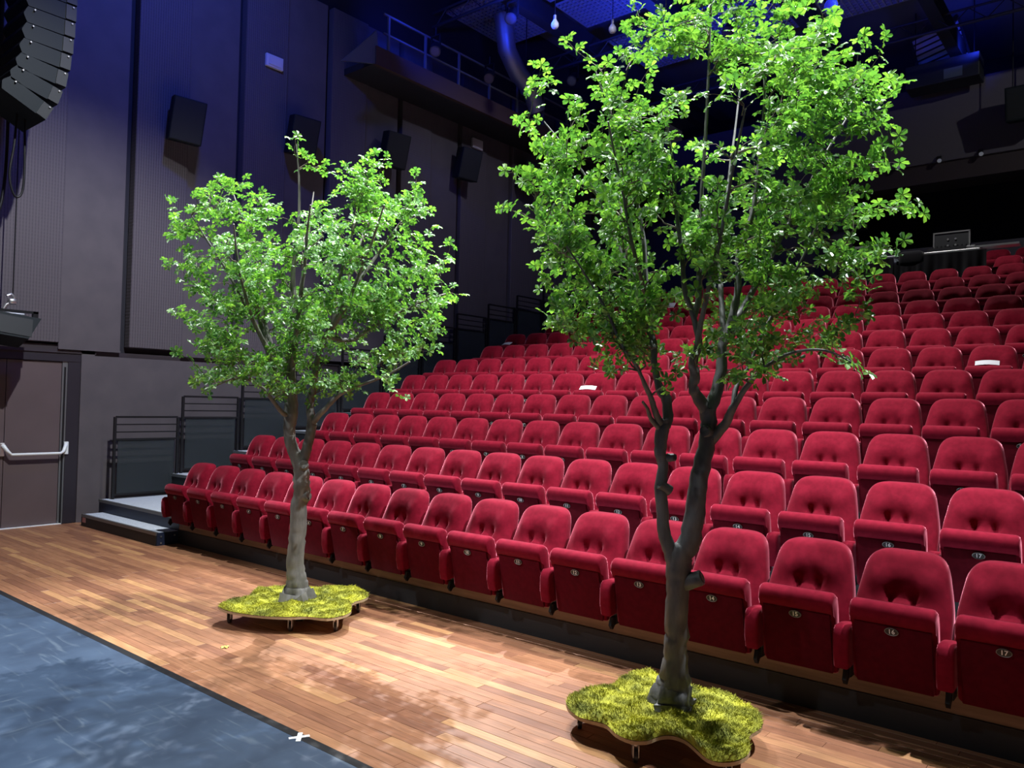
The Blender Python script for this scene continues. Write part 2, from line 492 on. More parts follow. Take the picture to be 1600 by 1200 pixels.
# double door in the left wall
d1 = struct(MB().box(XW - 0.11, XW - 0.02, DY1 - 0.17, DY1 + 0.02, 0, DZ).build('door_1', M['door_frame']))
MB().box(XW - 0.11, XW - 0.02, DY0 - 0.05, DY0 + 0.05, 0, DZ).build('door_frame', M['door_frame'], d1)
MB().box(XW - 0.11, XW - 0.015, DY0 - 0.05, DY1 + 0.02, DZ - 0.12, DZ).build('door_frame', M['door_frame'], d1)
MB().box(XW - 0.11, XW - 0.03, DY1 - 0.24, DY1 - 0.17, 0, DZ - 0.12).build('edge_profile', M['alu'], d1)
MB().box(XW - 0.03, XW - 0.018, DY1 - 0.215, DY1 - 0.195, 0, DZ - 0.2).build('edge_seal', M['black_metal'], d1)
MB().box(XW - 0.10, XW - 0.04, 3.79, DY1 - 0.245, 0.012, DZ - 0.13).build('door_leaf', M['door'], d1)
MB().box(XW - 0.10, XW - 0.04, DY0 + 0.05, 3.782, 0.012, DZ - 0.13).build('door_leaf', M['door'], d1)
MB().box(XW - 0.11, XW + 0.02, DY0, DY1 - 0.2, -0.02, 0.008).build('threshold', M['tape'], d1)
for (ya, yb) in ((3.70 + 0.06, 4.56), (2.98, 3.70)):
    pb = MB()
    z = 1.0
    xx = XW - 0.035
    pb.tube([(xx, ya, z + 0.13), (xx + 0.045, ya + 0.01, z + 0.12), (xx + 0.07, ya + 0.05, z + 0.05), (xx + 0.08, ya + 0.10, z),
             (xx + 0.08, yb - 0.09, z), (xx + 0.075, yb - 0.05, z + 0.03), (xx + 0.05, yb - 0.015, z + 0.11), (xx, yb, z + 0.13)],
            [0.026, 0.026, 0.024, 0.020, 0.020, 0.024, 0.026, 0.026], 8)
    p = pb.build('panic_bar', M['white_bar'], d1, smooth=50)
    MB().bbox(XW - 0.04, XW - 0.0, ya - 0.03, ya + 0.03, z - 0.02, z + 0.16, 0.008, 2).build('bar_bracket', M['silver'], p)
    MB().bbox(XW - 0.04, XW - 0.0, yb - 0.03, yb + 0.03, z - 0.02, z + 0.16, 0.008, 2).build('bar_bracket', M['white_bar'], p)

# back wall: parapet above, dark opening of the control room, low wall below
wb = struct(MB().box(-12.3, 4, 23.6, 23.8, -0.02, 11.4).build('wall_back', M['wall_dark']))
MB().box(-12.3, 4, YB - 0.05, YB + 0.25, 7.78, 9.62).build('parapet', M['parapet'], wb)
MB().box(-12.3, 4, YB + 0.02, YB + 0.9, 7.32, 7.78).build('soffit_beam', M['soffit'], wb)
MB().box(-12.3, -6.66, YB, YB + 0.2, -0.02, 7.32).build('wall_panel', M['parapet'], wb)
MB().box(-6.66, 4, YB, YB + 0.2, -0.02, 5.78).build('low_wall', M['parapet'], wb)
MB().box(-6.68, -6.44, YB - 0.12, YB + 0.2, -0.02, 7.33).build('column', M['ledge'], wb)
MB().box(-6.44, -5.95, YB + 0.02, YB + 0.2, 5.78, 6.42).build('booth_panel', M['parapet'], wb)
MB().box(-6.44, -5.95, YB + 0.02, YB + 0.2, 6.62, 7.32).build('booth_panel', M['parapet'], wb)
MB().box(-6.44, -5.6, YB - 0.10, YB + 0.22, 6.42, 6.62).build('booth_shelf', M['ledge'], wb)
MB().box(-12.3, 4, YB + 0.2, 23.6, 5.4, 5.5).build('booth_floor', M['wall_dark'], wb)

# ceiling with steel beams and gratings
ce = struct(MB().box(-12.4, 4, -4, 23.8, 11.2, 11.4).build('ceiling', M['ceiling']))
for x in (-10.1, -7.9, -5.7, -3.5, -1.3, 0.9):
    MB().box(x - 0.12, x + 0.12, 6.0, 23.5, 9.95, 10.35).build('beam', M['beam'], ce)
for y in (8.2, 11.4, 14.6, 17.8):
    mb = MB()
    mb.tube([(-11.8, y, 9.75), (3.8, y, 9.75)], 0.035, 8)
    mb.tube([(-11.8, y, 10.05), (3.8, y, 10.05)], 0.025, 8)
    for k in range(24):
        x = -11.7 + k * 0.65
        mb.tube([(x, y, 9.75), (x + 0.32, y, 10.05), (x + 0.65, y, 9.75)], 0.012, 5)
    mb.build('lighting_truss', M['beam'], ce)
for (x0, x1, y0, y1) in ((-9.9, -8.1, 11.7, 13.0), (-9.9, -8.1, 13.2, 14.4), (-7.7, -5.9, 13.0, 14.4), (-9.9, -8.1, 15.2, 17.2), (-7.7, -5.9, 15.2, 17.2),
                         (-12.0, -10.3, 12.0, 14.0), (-5.5, -3.7, 15.2, 17.4)):
    mb = MB()
    n = int((x1 - x0) / 0.11)
    for k in range(n + 1):
        x = x0 + (x1 - x0) * k / n
        mb.box(x - 0.014, x + 0.014, y0, y1, 10.36, 10.40)
    n = int((y1 - y0) / 0.11)
    for k in range(n + 1):
        y = y0 + (y1 - y0) * k / n
        mb.box(x0, x1, y - 0.014, y + 0.014, 10.37, 10.41)
    o = mb.build('grating', M['grating'], ce); o['kind'] = 'stuff'

# gallery along the left wall
gl = thing('side_gallery', 'dark technical gallery with brown fascia high on the left wall', 'gallery', (-11.9, 9.2, 8.0))
MB().box(0.0, 0.9, 0, 11.1, 0.0, 0.12).build('gallery_deck', M['beam'], gl)
MB().box(0.85, 0.93, 0, 11.1, -0.02, 0.32).build('fascia', M['fascia'], gl)
MB().prism([(0.10, 0.02), (-0.75, -0.22), (0.02, 0.62)][::-1], 'x', 0.86, 0.90).build('gusset_plate', M['alu'], gl)
for k in range(12):
    MB().box(0.86, 0.90, 0.3 + k * 0.95, 0.34 + k * 0.95, 0.3, 1.0).build('railing_post', M['alu'], gl)
for z in (0.62, 0.98):
    MB().box(0.865, 0.895, 0.2, 11.0, z, z + 0.035).build('railing_bar', M['alu'], gl)
ad = thing('air_duct', 'blue lit round elbow duct hanging over the left gallery', 'duct', (-10.7, 12.9, 8.9))
MB().tube([(0, -0.5, 1.2), (0, -0.35, 0.5), (0, 0.0, 0.15), (0, 0.5, -0.1), (0, 0.75, -0.5)], [0.2, 0.2, 0.2, 0.19, 0.18], 14).build('duct_pipe', M['alu'], ad, smooth=40)
for yy in (-0.42, 0.3):
    MB().tube([(0, yy, 0.3), (0, yy, 2.28)], 0.01, 6).build('hanger_rod', M['black_metal'], ad)
for p, q in (((0, -0.42, 0.85), (0, -0.40, 0.79)), ((0, 0.40, -0.05), (0, 0.45, -0.08))):
    MB().tube([p, q], 0.215, 14).build('duct_collar', M['alu'], ad, smooth=40)

# ------------------------------------------------------------ seating tiers, steps and guard rails
XS = -9.44
steps_g = 'aisle steps by the left wall'
for j in range(NROW):
    y = Y0 + ROWD * j
    z = Z0 + RISE * j
    t = thing('seating_tier', 'black stepped seating platform carrying the %s row of red seats' % ORD[j], 'platform', (0, y, z), 0, 'seating tiers')
    zb = -RISE if j else -Z0
    ylen = ROWD if j < NROW - 1 else YB - y - 0.02
    MB().box(-11.75, XR, 0.02, ylen, zb, -0.03).build('tier_body', M['black_paint'], t)
    MB().box(-11.75, XR, 0.0, ylen + 0.018, -0.03, 0).build('deck_board', M['tread'], t)
    if j == 0:
        MB().box(XS, XR, 0, 0.02, -0.33 + 0.17, -0.031).build('riser_board', M['riser_wood'], t)
        MB().box(XS, XR, -0.012, 0.02, -0.33, -0.33 + 0.17).build('riser_shade', M['black_paint'], t)  # black strip paints the shade on the lower part of the wooden riser
        MB().box(-11.75, XS, -0.002, 0.02, -0.33, -0.031).build('riser_board', M['step_side'], t)
    else:
        MB().box(-11.75, XR, 0, 0.02, -RISE, -0.031).build('riser_board', M['black_paint'], t)
    MB().box(-11.75, XS if j == 0 else -10.3, -0.012, 0.02, -0.035, 0.004).build('nosing', M['alu'], t)
    if j < 13:
        hs = thing('aisle_step', 'grey carpeted half step in the aisle below the %s seating tier' % ORD[j] if j else 'low grey step with navy side standing on the wooden floor by the wall',
                   'step', (-11.6 if j == 0 else -10.95, y - 0.28, z - (0.17 if j == 0 else 0.16)), 0, steps_g)
        if j == 0:
            L, D = 2.15, 0.27
            MB().box(0, L, 0, D, -0.145, 0).build('tread', M['tread'], hs)
            MB().box(-0.01, L + 0.004, -0.012, 0, -0.16, -0.035).build('front_board', M['black_paint'], hs)
            MB().box(-0.01, L + 0.006, -0.014, 0.02, -0.035, 0.004).build('nosing', M['alu'], hs)
            MB().box(L, L + 0.014, 0, D, -0.16, -0.004).build('side_board', M['step_side'], hs)
            for yb in (0.05, 0.22):
                for zb2 in (-0.05, -0.13):
                    if yb > 0.1 and zb2 < -0.1: continue
                    MB().tube([(L + 0.012, yb, zb2), (L + 0.02, yb, zb2)], 0.011, 8).build('bolt', M['silver'], hs)
            MB().box(0.03, 0.13, -0.0145, -0.012, -0.105, -0.04).build('sticker', mat('faded pink sticker', (0.45, 0.2, 0.2), 0.6), hs)
        else:
            L, D = 1.35, 0.27
            MB().box(0, L, 0, D, -0.155, 0).build('tread', M['tread'], hs)
            MB().box(0, L + 0.006, -0.012, 0.02, -0.04, 0.004).build('nosing', M['alu'], hs)
            MB().box(L, L + 0.012, 0.0, D, -0.158, -0.004).build('side_board', M['black_paint'], hs)
for j in range(13):
    y = Y0 + 0.14 + ROWD * j
    z = Z0 + RISE * j
    pos = ['first', 'second', 'third', 'fourth', 'fifth', 'sixth', 'seventh', 'eighth', 'ninth', 'tenth', 'eleventh', 'twelfth', 'thirteenth'][j]
    g = thing('guard_rail', 'black metal guard rail with slate infill by the left wall, %s from the wooden floor' % pos, 'railing', (-11.65, y, z), 0, 'guard rails along the left aisle')
    L = 0.945
    for yy in (0.0, L):
        MB().box(-0.018, 0.018, yy - 0.018, yy + 0.018, 0, 1.19).build('post', M['black_metal'], g)
    for zz in (1.19, 1.08, 0.97, 0.862):
        th = 0.015 if zz > 1.15 or zz < 0.9 else 0.009
        MB().box(-th, th, 0.012, L - 0.012, zz - th, zz + th).build('rail_bar', M['black_metal'], g)
    MB().box(-0.006, 0.006, 0.05, L - 0.05, 0.07, 0.85).build('infill_panel', M['infill'], g)
    MB().box(-0.012, 0.012, 0.018, L - 0.018, 0.05, 0.075).build('rail_bar', M['black_metal'], g)

# ------------------------------------------------------------ red folding seats
def smoothstep(a, b, x):
    t = min(1, max(0, (x - a) / (b - a)))
    return t * t * (3 - 2 * t)

def backrest_mesh(depth=1.0):
    NU, NV = 46, 38
    zb, zt = 0.40, 1.012
    def yc(z): return -0.055 + 0.215 * ((z - 0.42) / 0.59) ** 1.05 if z > 0.42 else -0.055
    def hw(v):
        w = 0.263 - 0.012 * smoothstep(0.3, 0.0, v) - 0.052 * smoothstep(0.40, 1.05, v)
        if v > 0.77:
            q = (v - 0.77) / 0.23
            w *= max(0.0, 1 - q ** 2.7) ** (1 / 4.6)
        return max(w, 0.0)
    vs, fs = [], []
    def fr(u, v, front):
        x = u * hw(v)
        z = zb + (zt - zb) * v
        y = yc(z)
        # rounded thickness towards the outline
        e = abs(u)
        edge = (1 - e ** 7) ** 0.5 if e < 1 else 0
        te = (1 - ((v - 0.80) / 0.2) ** 6) ** 0.5 if 0.80 < v < 1 else (0 if v >= 1 else 1)
        k = edge * te
        if not front:
            return (x, y + 0.045 + 0.035 * k, z)
        d = -0.005 - 0.048 * k
        # side bolsters, hollow middle, lumbar pad, two tucked pinches
        d -= 0.010 * depth * math.exp(-((abs(x) - 0.15) / 0.05) ** 2) * smoothstep(0.45, 0.6, z) * smoothstep(0.98, 0.85, z)
        hollow = math.exp(-(x / 0.085) ** 4) * smoothstep(0.715, 0.76, z) * smoothstep(0.93, 0.80, z)
        d += 0.016 * depth * hollow
        d -= 0.034 * depth * math.exp(-(x / 0.19) ** 6) * smoothstep(0.750, 0.60, z)
        d -= 0.020 * depth * math.exp(-((z - 0.865) / 0.085) ** 2) * math.exp(-(x / 0.20) ** 6)
        for sx in (-0.062, 0.062):
            t = (z - 0.735) / 0.085
            if t >= 0: d += 0.046 * depth * max(0.0, 1 - t) ** 1.3 * math.exp(-((x - sx) / (0.011 + 0.034 * t)) ** 2)
            else: d += 0.046 * depth * math.exp(-((x - sx) / 0.011) ** 2) * math.exp(-(t / 0.22) ** 2)
            d += 0.008 * math.exp(-((x - sx) / 0.012) ** 2) * smoothstep(0.745, 0.70, z)
        return (x, y + d, z)
    us = [-1 + 2 * i / NU for i in range(NU + 1)]
    us = [math.copysign(1 - (1 - abs(u)) ** 1.25, u) if u else 0 for u in us]
    vv = []
    for j in range(NV + 1):
        t = j / NV
        vv.append(1 - (1 - t) ** 1.9)
    W = NU + 1
    for side in (True, False):
        for v in vv:
            for u in us: vs.append(fr(u, v, side))
    N = W * len(vv)
    for s in (0, N):
        for j in range(NV):
            for i in range(NU):
                q = (s + j * W + i, s + j * W + i + 1, s + (j + 1) * W + i + 1, s + (j + 1) * W + i)
                fs.append(q if s == 0 else q[::-1])
    for j in range(NV):
        for i in (0, NU):
            a, b = j * W + i, (j + 1) * W + i
            fs.append((a, b, b + N, a + N))
    for i in range(NU): fs.append((i, i + 1, i + 1 + N, i + N))
    mb = MB().add(vs, fs)
    me = mb.mesh('backrest')
    bm = bmesh.new(); bm.from_mesh(me)
    bmesh.ops.remove_doubles(bm, verts=bm.verts, dist=0.0004)
    bmesh.ops.recalc_face_normals(bm, faces=bm.faces)
    bm.to_mesh(me); bm.free()
    for p in me.polygons: p.use_smooth = True
    me.materials.append(M['velvet'])
    return me

def sweep_rounded(profile, half, r):
    """profile (y,z) swept across x with softly rounded ends"""
    cy = sum(p[0] for p in profile) / len(profile); cz = sum(p[1] for p in profile) / len(profile)
    secs = []
    for a in (90, 60, 30, 0):
        ins = r * (1 - math.cos(math.radians(a))) ; xx = half - r + r * math.sin(math.radians(a))
        secs.append((xx, ins))
    secs = [(-x, i) for x, i in secs] + [(x, i) for x, i in secs[::-1]]
    vs, fs = [], []
    n = len(profile)
    for x, ins in secs:
        for (y, z) in profile:
            dy, dz = y - cy, z - cz
            L = math.hypot(dy, dz)
            k = max(0, (L - ins) / L)
            vs.append((x, cy + dy * k, cz + dz * k))
    for s in range(len(secs) - 1):
        for i in range(n):
            j = (i + 1) % n
            fs.append((s * n + i, s * n + j, (s + 1) * n + j, (s + 1) * n + i))
    fs.append(tuple(range(n))); fs.append(tuple((len(secs) - 1) * n + i for i in range(n))[::-1])
    return MB().add(vs, fs)

roll = [(-0.205 - 0.028 + 0.03 * math.cos(a) if False else 0, 0) for a in ()]
prof = [(-0.118, 0.285), (-0.190, 0.635), (-0.222, 0.652), (-0.240, 0.690), (-0.238, 0.728), (-0.222, 0.752), (-0.195, 0.764),
        (-0.160, 0.762), (-0.128, 0.745), (-0.108, 0.70), (-0.075, 0.52), (-0.055, 0.34), (-0.060, 0.290), (-0.085, 0.272)]
cush_me = sweep_rounded(prof, 0.222, 0.028).mesh('seat_cushion', 60); cush_me.materials.append(M['velvet'])
sh = [(-0.122, 0.292), (-0.196, 0.642), (-0.207, 0.642), (-0.210, 0.632), (-0.134, 0.285), (-0.128, 0.280)]
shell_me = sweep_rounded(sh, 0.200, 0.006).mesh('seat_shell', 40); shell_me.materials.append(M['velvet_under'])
back_me = backrest_mesh(1.0)
ap = [(-0.205, 0.345), (-0.228, 0.42), (-0.232, 0.53), (-0.222, 0.572), (-0.195, 0.592), (-0.10, 0.590), (0.0, 0.575), (0.0, 0.36)]
arm_me = sweep_rounded(ap, 0.044, 0.018).mesh('armrest', 50); arm_me.materials.append(M['velvet'])
br = MB().box(-0.02, 0.02, -0.09, 0.0, 0.27, 0.40)
br.prism([(-0.13, 0.32), (-0.15, 0.265), (-0.125, 0.235), (-0.10, 0.262), (-0.05, 0.27), (-0.05, 0.33)], 'x', -0.012, 0.012)
brk_me = br.mesh('seat_bracket'); brk_me.materials.append(M['black_metal'])
# number plate: an oval with a raised rim, lying on the sloping shell
pl_dir = Vector((0, -0.078, 0.355)).normalized()
pl_n = Vector((0, -0.355, -0.078)).normalized()
pl_c = Vector((0, -0.2075, 0.612)) + pl_n * 0.0045
PM = Matrix((Vector((1, 0, 0)), pl_dir, -pl_n if False else pl_n)).transposed().to_4x4()
PM.translation = pl_c
def plate_mesh():
    mb = MB()
    n = 24
    ring = lambda a, b, z: [PM @ Vector((a * math.cos(2 * PI * i / n), b * math.sin(2 * PI * i / n), z)) for i in range(n)]
    vs = ring(0.037, 0.0225, -0.004) + ring(0.037, 0.0225, 0.002)
    fs = [tuple(range(n, 2 * n))] + [(i, (i + 1) % n, (i + 1) % n + n, i + n) for i in range(n)]
    mb.add(vs, fs)
    return mb.mesh('number_plate')
plate_me = plate_mesh(); plate_me.materials.append(M['plate'])
def rim_mesh():
    mb = MB(); n = 24
    mb2 = []
    for (a, b, z) in ((0.037, 0.0225, 0.002), (0.036, 0.0215, 0.0038), (0.0335, 0.019, 0.002)):
        mb2 += [PM @ Vector((a * math.cos(2 * PI * i / n), b * math.sin(2 * PI * i / n), z)) for i in range(n)]
    fs = []
    for s in range(2):
        for i in range(n): fs.append((s * n + i, s * n + (i + 1) % n, (s + 1) * n + (i + 1) % n, (s + 1) * n + i))
    return MB().add(mb2, fs).mesh('plate_rim')
rim_me = rim_mesh(); rim_me.materials.append(M['rim'])
num_me = {}
def number_mesh(k):
    if k in num_me: return num_me[k]
    c = bpy.data.curves.new('digits', 'FONT')
    c.body = str(k); c.size = 0.037; c.align_x = 'CENTER'; c.align_y = 'CENTER'; c.extrude = 0.0006; c.resolution_u = 2; c.offset = 0.0004
    o = bpy.data.objects.new('digits', c); COL.objects.link(o)
    dg = bpy.context.evaluated_depsgraph_get()
    me = bpy.data.meshes.new_from_object(o.evaluated_get(dg))
    bpy.data.objects.remove(o); bpy.data.curves.remove(c)
    T = PM.copy() @ Matrix.Translation((0, 0, 0.0032))
    me.transform(T)
    me.name = 'seat_number'
    me.materials.clear(); me.materials.append(M['digit'])
    num_me[k] = me
    return me

A0 = -9.16
SP = 0.535
row_x0 = [A0, -9.43, A0, -9.43, -9.70, -9.967, -9.73, -9.999, -9.73, -9.999, -9.73, -9.999, -2.15 - 0.0, -2.47]
seat_no = 0
for r in range(NROW):
    y = Y0 + ROWD * r
    z = RISE * r
    xmax = -0.10 * (y + 0.25) + 0.33
    n = 0
    while True:
        x = row_x0[r] + SP * n
        if x > xmax: break
        n += 1
        nm = ORD[n - 1] if n <= len(ORD) else str(n)
        if r == 0:
            lab = 'red velvet folding seat, %s from the left aisle in the front row' % nm
        elif r < 12:
            lab = 'red velvet folding seat, %s from the left aisle in the %s row from the front' % (nm, ORD[r])
        else:
            lab = 'red velvet folding seat, %s right of the sound desk in the %s row' % (nm, 'last' if r == 13 else 'second last')
        st = bpy.data.objects.new('theatre_seat', None); COL.objects.link(st)
        st.location = (x, y, z)
        tag(st, lab, 'seat', 'red folding seats in the auditorium')
        obj('backrest', back_me, None, st)
        c = obj('seat_cushion', cush_me, None, st)
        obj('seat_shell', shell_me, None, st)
        p = obj('number_plate', plate_me, None, st)
        obj('plate_rim', rim_me, None, p)
        obj('seat_number', number_mesh(n), None, p)
        obj('armrest', arm_me, None, st, (SP / 2, 0, 0))
        obj('seat_bracket', brk_me, None, st, (SP / 2, 0, 0))
        if n == 1:
            obj('armrest', arm_me, None, st, (-SP / 2, 0, 0))
            obj('seat_bracket', brk_me, None, st, (-SP / 2, 0, 0))
        seat_no += 1

# papers left on seats
def paper(loc, rz, label, sx=0.21, sy=0.148, tilt=0.0):
    mb = MB(); N = 5
    vs = []; fs = []
    for i in range(N + 1):
        for j in range(2):
            vs.append(((i / N - .5) * sx, (j - .5) * sy, 0.012 * math.sin(i / N * PI) + 0.001))
    for i in range(N): fs.append((2 * i, 2 * i + 2, 2 * i + 3, 2 * i + 1))
    vs2 = [(a, b, c - 0.0012) for a, b, c in vs]
    k = len(vs)
    fs += [tuple(k + q for q in f[::-1]) for f in fs]
    o = MB().add(vs + vs2, fs).build('paper_sheet', M['paper'], None, smooth=60)
    o.location = loc
    o.rotation_euler = (tilt, 0, rz)
    return tag(o, label, 'paper', 'papers left on the seats')
def seat_xyz(r, n):
    return row_x0[r] + SP * (n - 1), Y0 + ROWD * r, RISE * r
for r, n, dx, rz, lab in ((4, 8, -0.03, 0.3, 'small white paper sheet lying on a fifth row seat left of the big tree'),
                          (5, 17, -0.02, 0.1, 'white paper sheet lying on a folded seat at the right, sixth row'),
                          (7, 1, 0.0, -0.1, 'grey white paper lying on the aisle seat of the eighth row'),
                          (10, 3, 0.1, 0.2, 'white paper on a back row seat behind the big tree, farthest left'),
                          (10, 4, 0.1, -0.2, 'white paper on a back row seat seen beside the left stem of the big tree')):
    x, y, z = seat_xyz(r, n)
    paper((x + dx, y - 0.135, z + 0.795), rz, lab, 0.23, 0.10 if r < 9 else 0.2, 0.55 if r < 9 else 0.95)

# ------------------------------------------------------------ the two artificial trees
TREE_BIG=[('trunk',[(-0.007,0.0,0.126,0.1198),(-0.001,0.0,0.222,0.098),(0.008,0.0,0.329,0.0762),(0.016,0.0,0.454,0.0635),(0.014,0.0,0.579,0.0635),(0.014,0.0,0.776,0.0635),(0.016,0.0,0.908,0.069),(0.029,0.0,0.998,0.0653),(0.078,0.0,1.082,0.0617),(0.108,0.0,1.245,0.0563),(0.13,0.0,1.426,0.0508),(0.167,0.0,1.607,0.0454),(0.18,0.0,1.734,0.0454),(0.175,0.0,1.825,0.0472)]),
('trunk',[(0.012,0.0,0.901,0.0508),(-0.026,0.0,1.019,0.0399),(-0.064,0.0,1.126,0.0363),(-0.073,0.0,1.241,0.0345),(-0.086,0.0,1.378,0.0345),(-0.074,0.0,1.49,0.029),(-0.09,0.0,1.587,0.0327),(-0.081,0.0,1.703,0.0381),(-0.078,0.0,1.761,0.0363)]),
('branch',[(0.175,0.0,1.807,0.0399),(0.106,-0.023,1.899,0.0327),(0.078,-0.045,1.949,0.029),(0.079,-0.068,2.02,0.0309),(0.065,-0.091,2.101,0.0272),(0.09,-0.114,2.196,0.0236),(0.047,-0.136,2.352,0.02),(-0.002,-0.159,2.472,0.0181),(-0.028,-0.182,2.685,0.0163),(-0.069,-0.205,2.929,0.0145),(-0.098,-0.227,3.174,0.0109),(-0.142,-0.25,3.41,0.0073)]),
('branch',[(0.182,0.0,1.825,0.0399),(0.234,0.027,1.943,0.0363),(0.262,0.055,2.062,0.0327),(0.278,0.082,2.215,0.0309),(0.335,0.109,2.35,0.0272),(0.374,0.136,2.542,0.0236),(0.386,0.164,2.763,0.0218),(0.467,0.191,2.984,0.02),(0.496,0.218,3.146,0.0181),(0.535,0.245,3.454,0.0145),(0.559,0.273,3.778,0.0109),(0.543,0.3,4.106,0.0073)]),
('branch',[(0.192,0.0,1.651,0.0327),(0.251,-0.071,1.741,0.029),(0.275,-0.143,1.835,0.0236),(0.319,-0.214,1.94,0.0181),(0.395,-0.286,2.049,0.0145),(0.511,-0.357,2.129,0.0109),(0.666,-0.429,2.141,0.0087),(0.8,-0.5,2.061,0.0065)]),
('branch',[(0.277,-0.15,1.849,0.0181),(0.309,-0.092,1.96,0.0145),(0.39,-0.033,2.071,0.0131),(0.489,0.025,2.271,0.0116),(0.601,0.083,2.464,0.0109),(0.757,0.142,2.74,0.0094),(0.909,0.2,3.023,0.0073)]),
('branch',[(0.347,0.15,2.347,0.0218),(0.418,0.217,2.409,0.0218),(0.547,0.283,2.634,0.0181),(0.653,0.35,2.805,0.0163),(0.815,0.417,3.095,0.0145),(1.017,0.483,3.464,0.0109),(1.226,0.55,3.802,0.0073)]),
('branch',[(0.063,-0.1,2.339,0.0181),(0.094,-0.081,2.453,0.0181),(0.099,-0.062,2.661,0.0167),(0.123,-0.044,2.818,0.0156),(0.113,-0.025,3.03,0.0145),(0.134,-0.006,3.359,0.0123),(0.151,0.013,3.737,0.0102),(0.162,0.031,4.045,0.008),(0.18,0.05,4.394,0.0058)]),
('branch',[(-0.074,0.0,1.718,0.0327),(-0.046,0.015,1.762,0.029),(-0.056,0.031,1.878,0.0309),(-0.095,0.046,1.947,0.0254),(-0.124,0.062,2.101,0.0218),(-0.123,0.077,2.206,0.02),(-0.159,0.092,2.311,0.02),(-0.168,0.108,2.525,0.0181),(-0.181,0.123,2.761,0.0163),(-0.208,0.138,2.956,0.0145),(-0.254,0.154,3.134,0.0127),(-0.324,0.169,3.37,0.0109),(-0.403,0.185,3.605,0.0087),(-0.482,0.2,3.841,0.0065)]),
('branch',[(-0.085,0.0,1.728,0.0254),(-0.129,-0.056,1.79,0.0181),(-0.166,-0.113,1.871,0.0163),(-0.216,-0.169,1.957,0.0138),(-0.272,-0.225,2.051,0.012),(-0.365,-0.281,2.172,0.0109),(-0.46,-0.338,2.351,0.0094),(-0.57,-0.394,2.508,0.008),(-0.676,-0.45,2.644,0.0065)]),
('branch',[(-0.088,0.0,1.703,0.0181),(-0.153,-0.05,1.761,0.0145),(-0.184,-0.1,1.818,0.012),(-0.221,-0.15,1.859,0.0102)]),
('branch',[(-0.165,0.1,2.517,0.0145),(-0.251,0.19,2.65,0.0131),(-0.338,0.28,2.859,0.0116),(-0.451,0.37,3.154,0.0102),(-0.608,0.46,3.42,0.0083),(-0.771,0.55,3.653,0.0065)]),
('branch',[(0.283,0.1,2.198,0.0218),(0.303,0.217,2.437,0.0181),(0.319,0.333,2.688,0.0163),(0.366,0.45,2.992,0.0145),(0.433,0.567,3.353,0.012),(0.502,0.683,3.73,0.0094),(0.573,0.8,4.124,0.0073)]),
('branch',[(0.083,-0.05,2.075,0.0181),(0.075,-0.175,2.243,0.0163),(0.086,-0.3,2.436,0.0145),(0.101,-0.425,2.617,0.0127),(0.113,-0.55,2.851,0.0109),(0.122,-0.675,3.069,0.0087),(0.128,-0.8,3.24,0.0065)]),
('branch',[(-0.127,0.05,2.167,0.0163),(-0.168,0.2,2.386,0.0145),(-0.226,0.35,2.6,0.0127),(-0.25,0.5,2.949,0.0109),(-0.277,0.65,3.319,0.0087),(-0.286,0.8,3.711,0.0065)]),
('branch',[(-0.177,0.0,2.399,0.0145),(-0.248,-0.15,2.556,0.0127),(-0.327,-0.3,2.734,0.0109),(-0.386,-0.45,2.898,0.0094),(-0.458,-0.6,3.08,0.008),(-0.51,-0.75,3.184,0.0062)])]
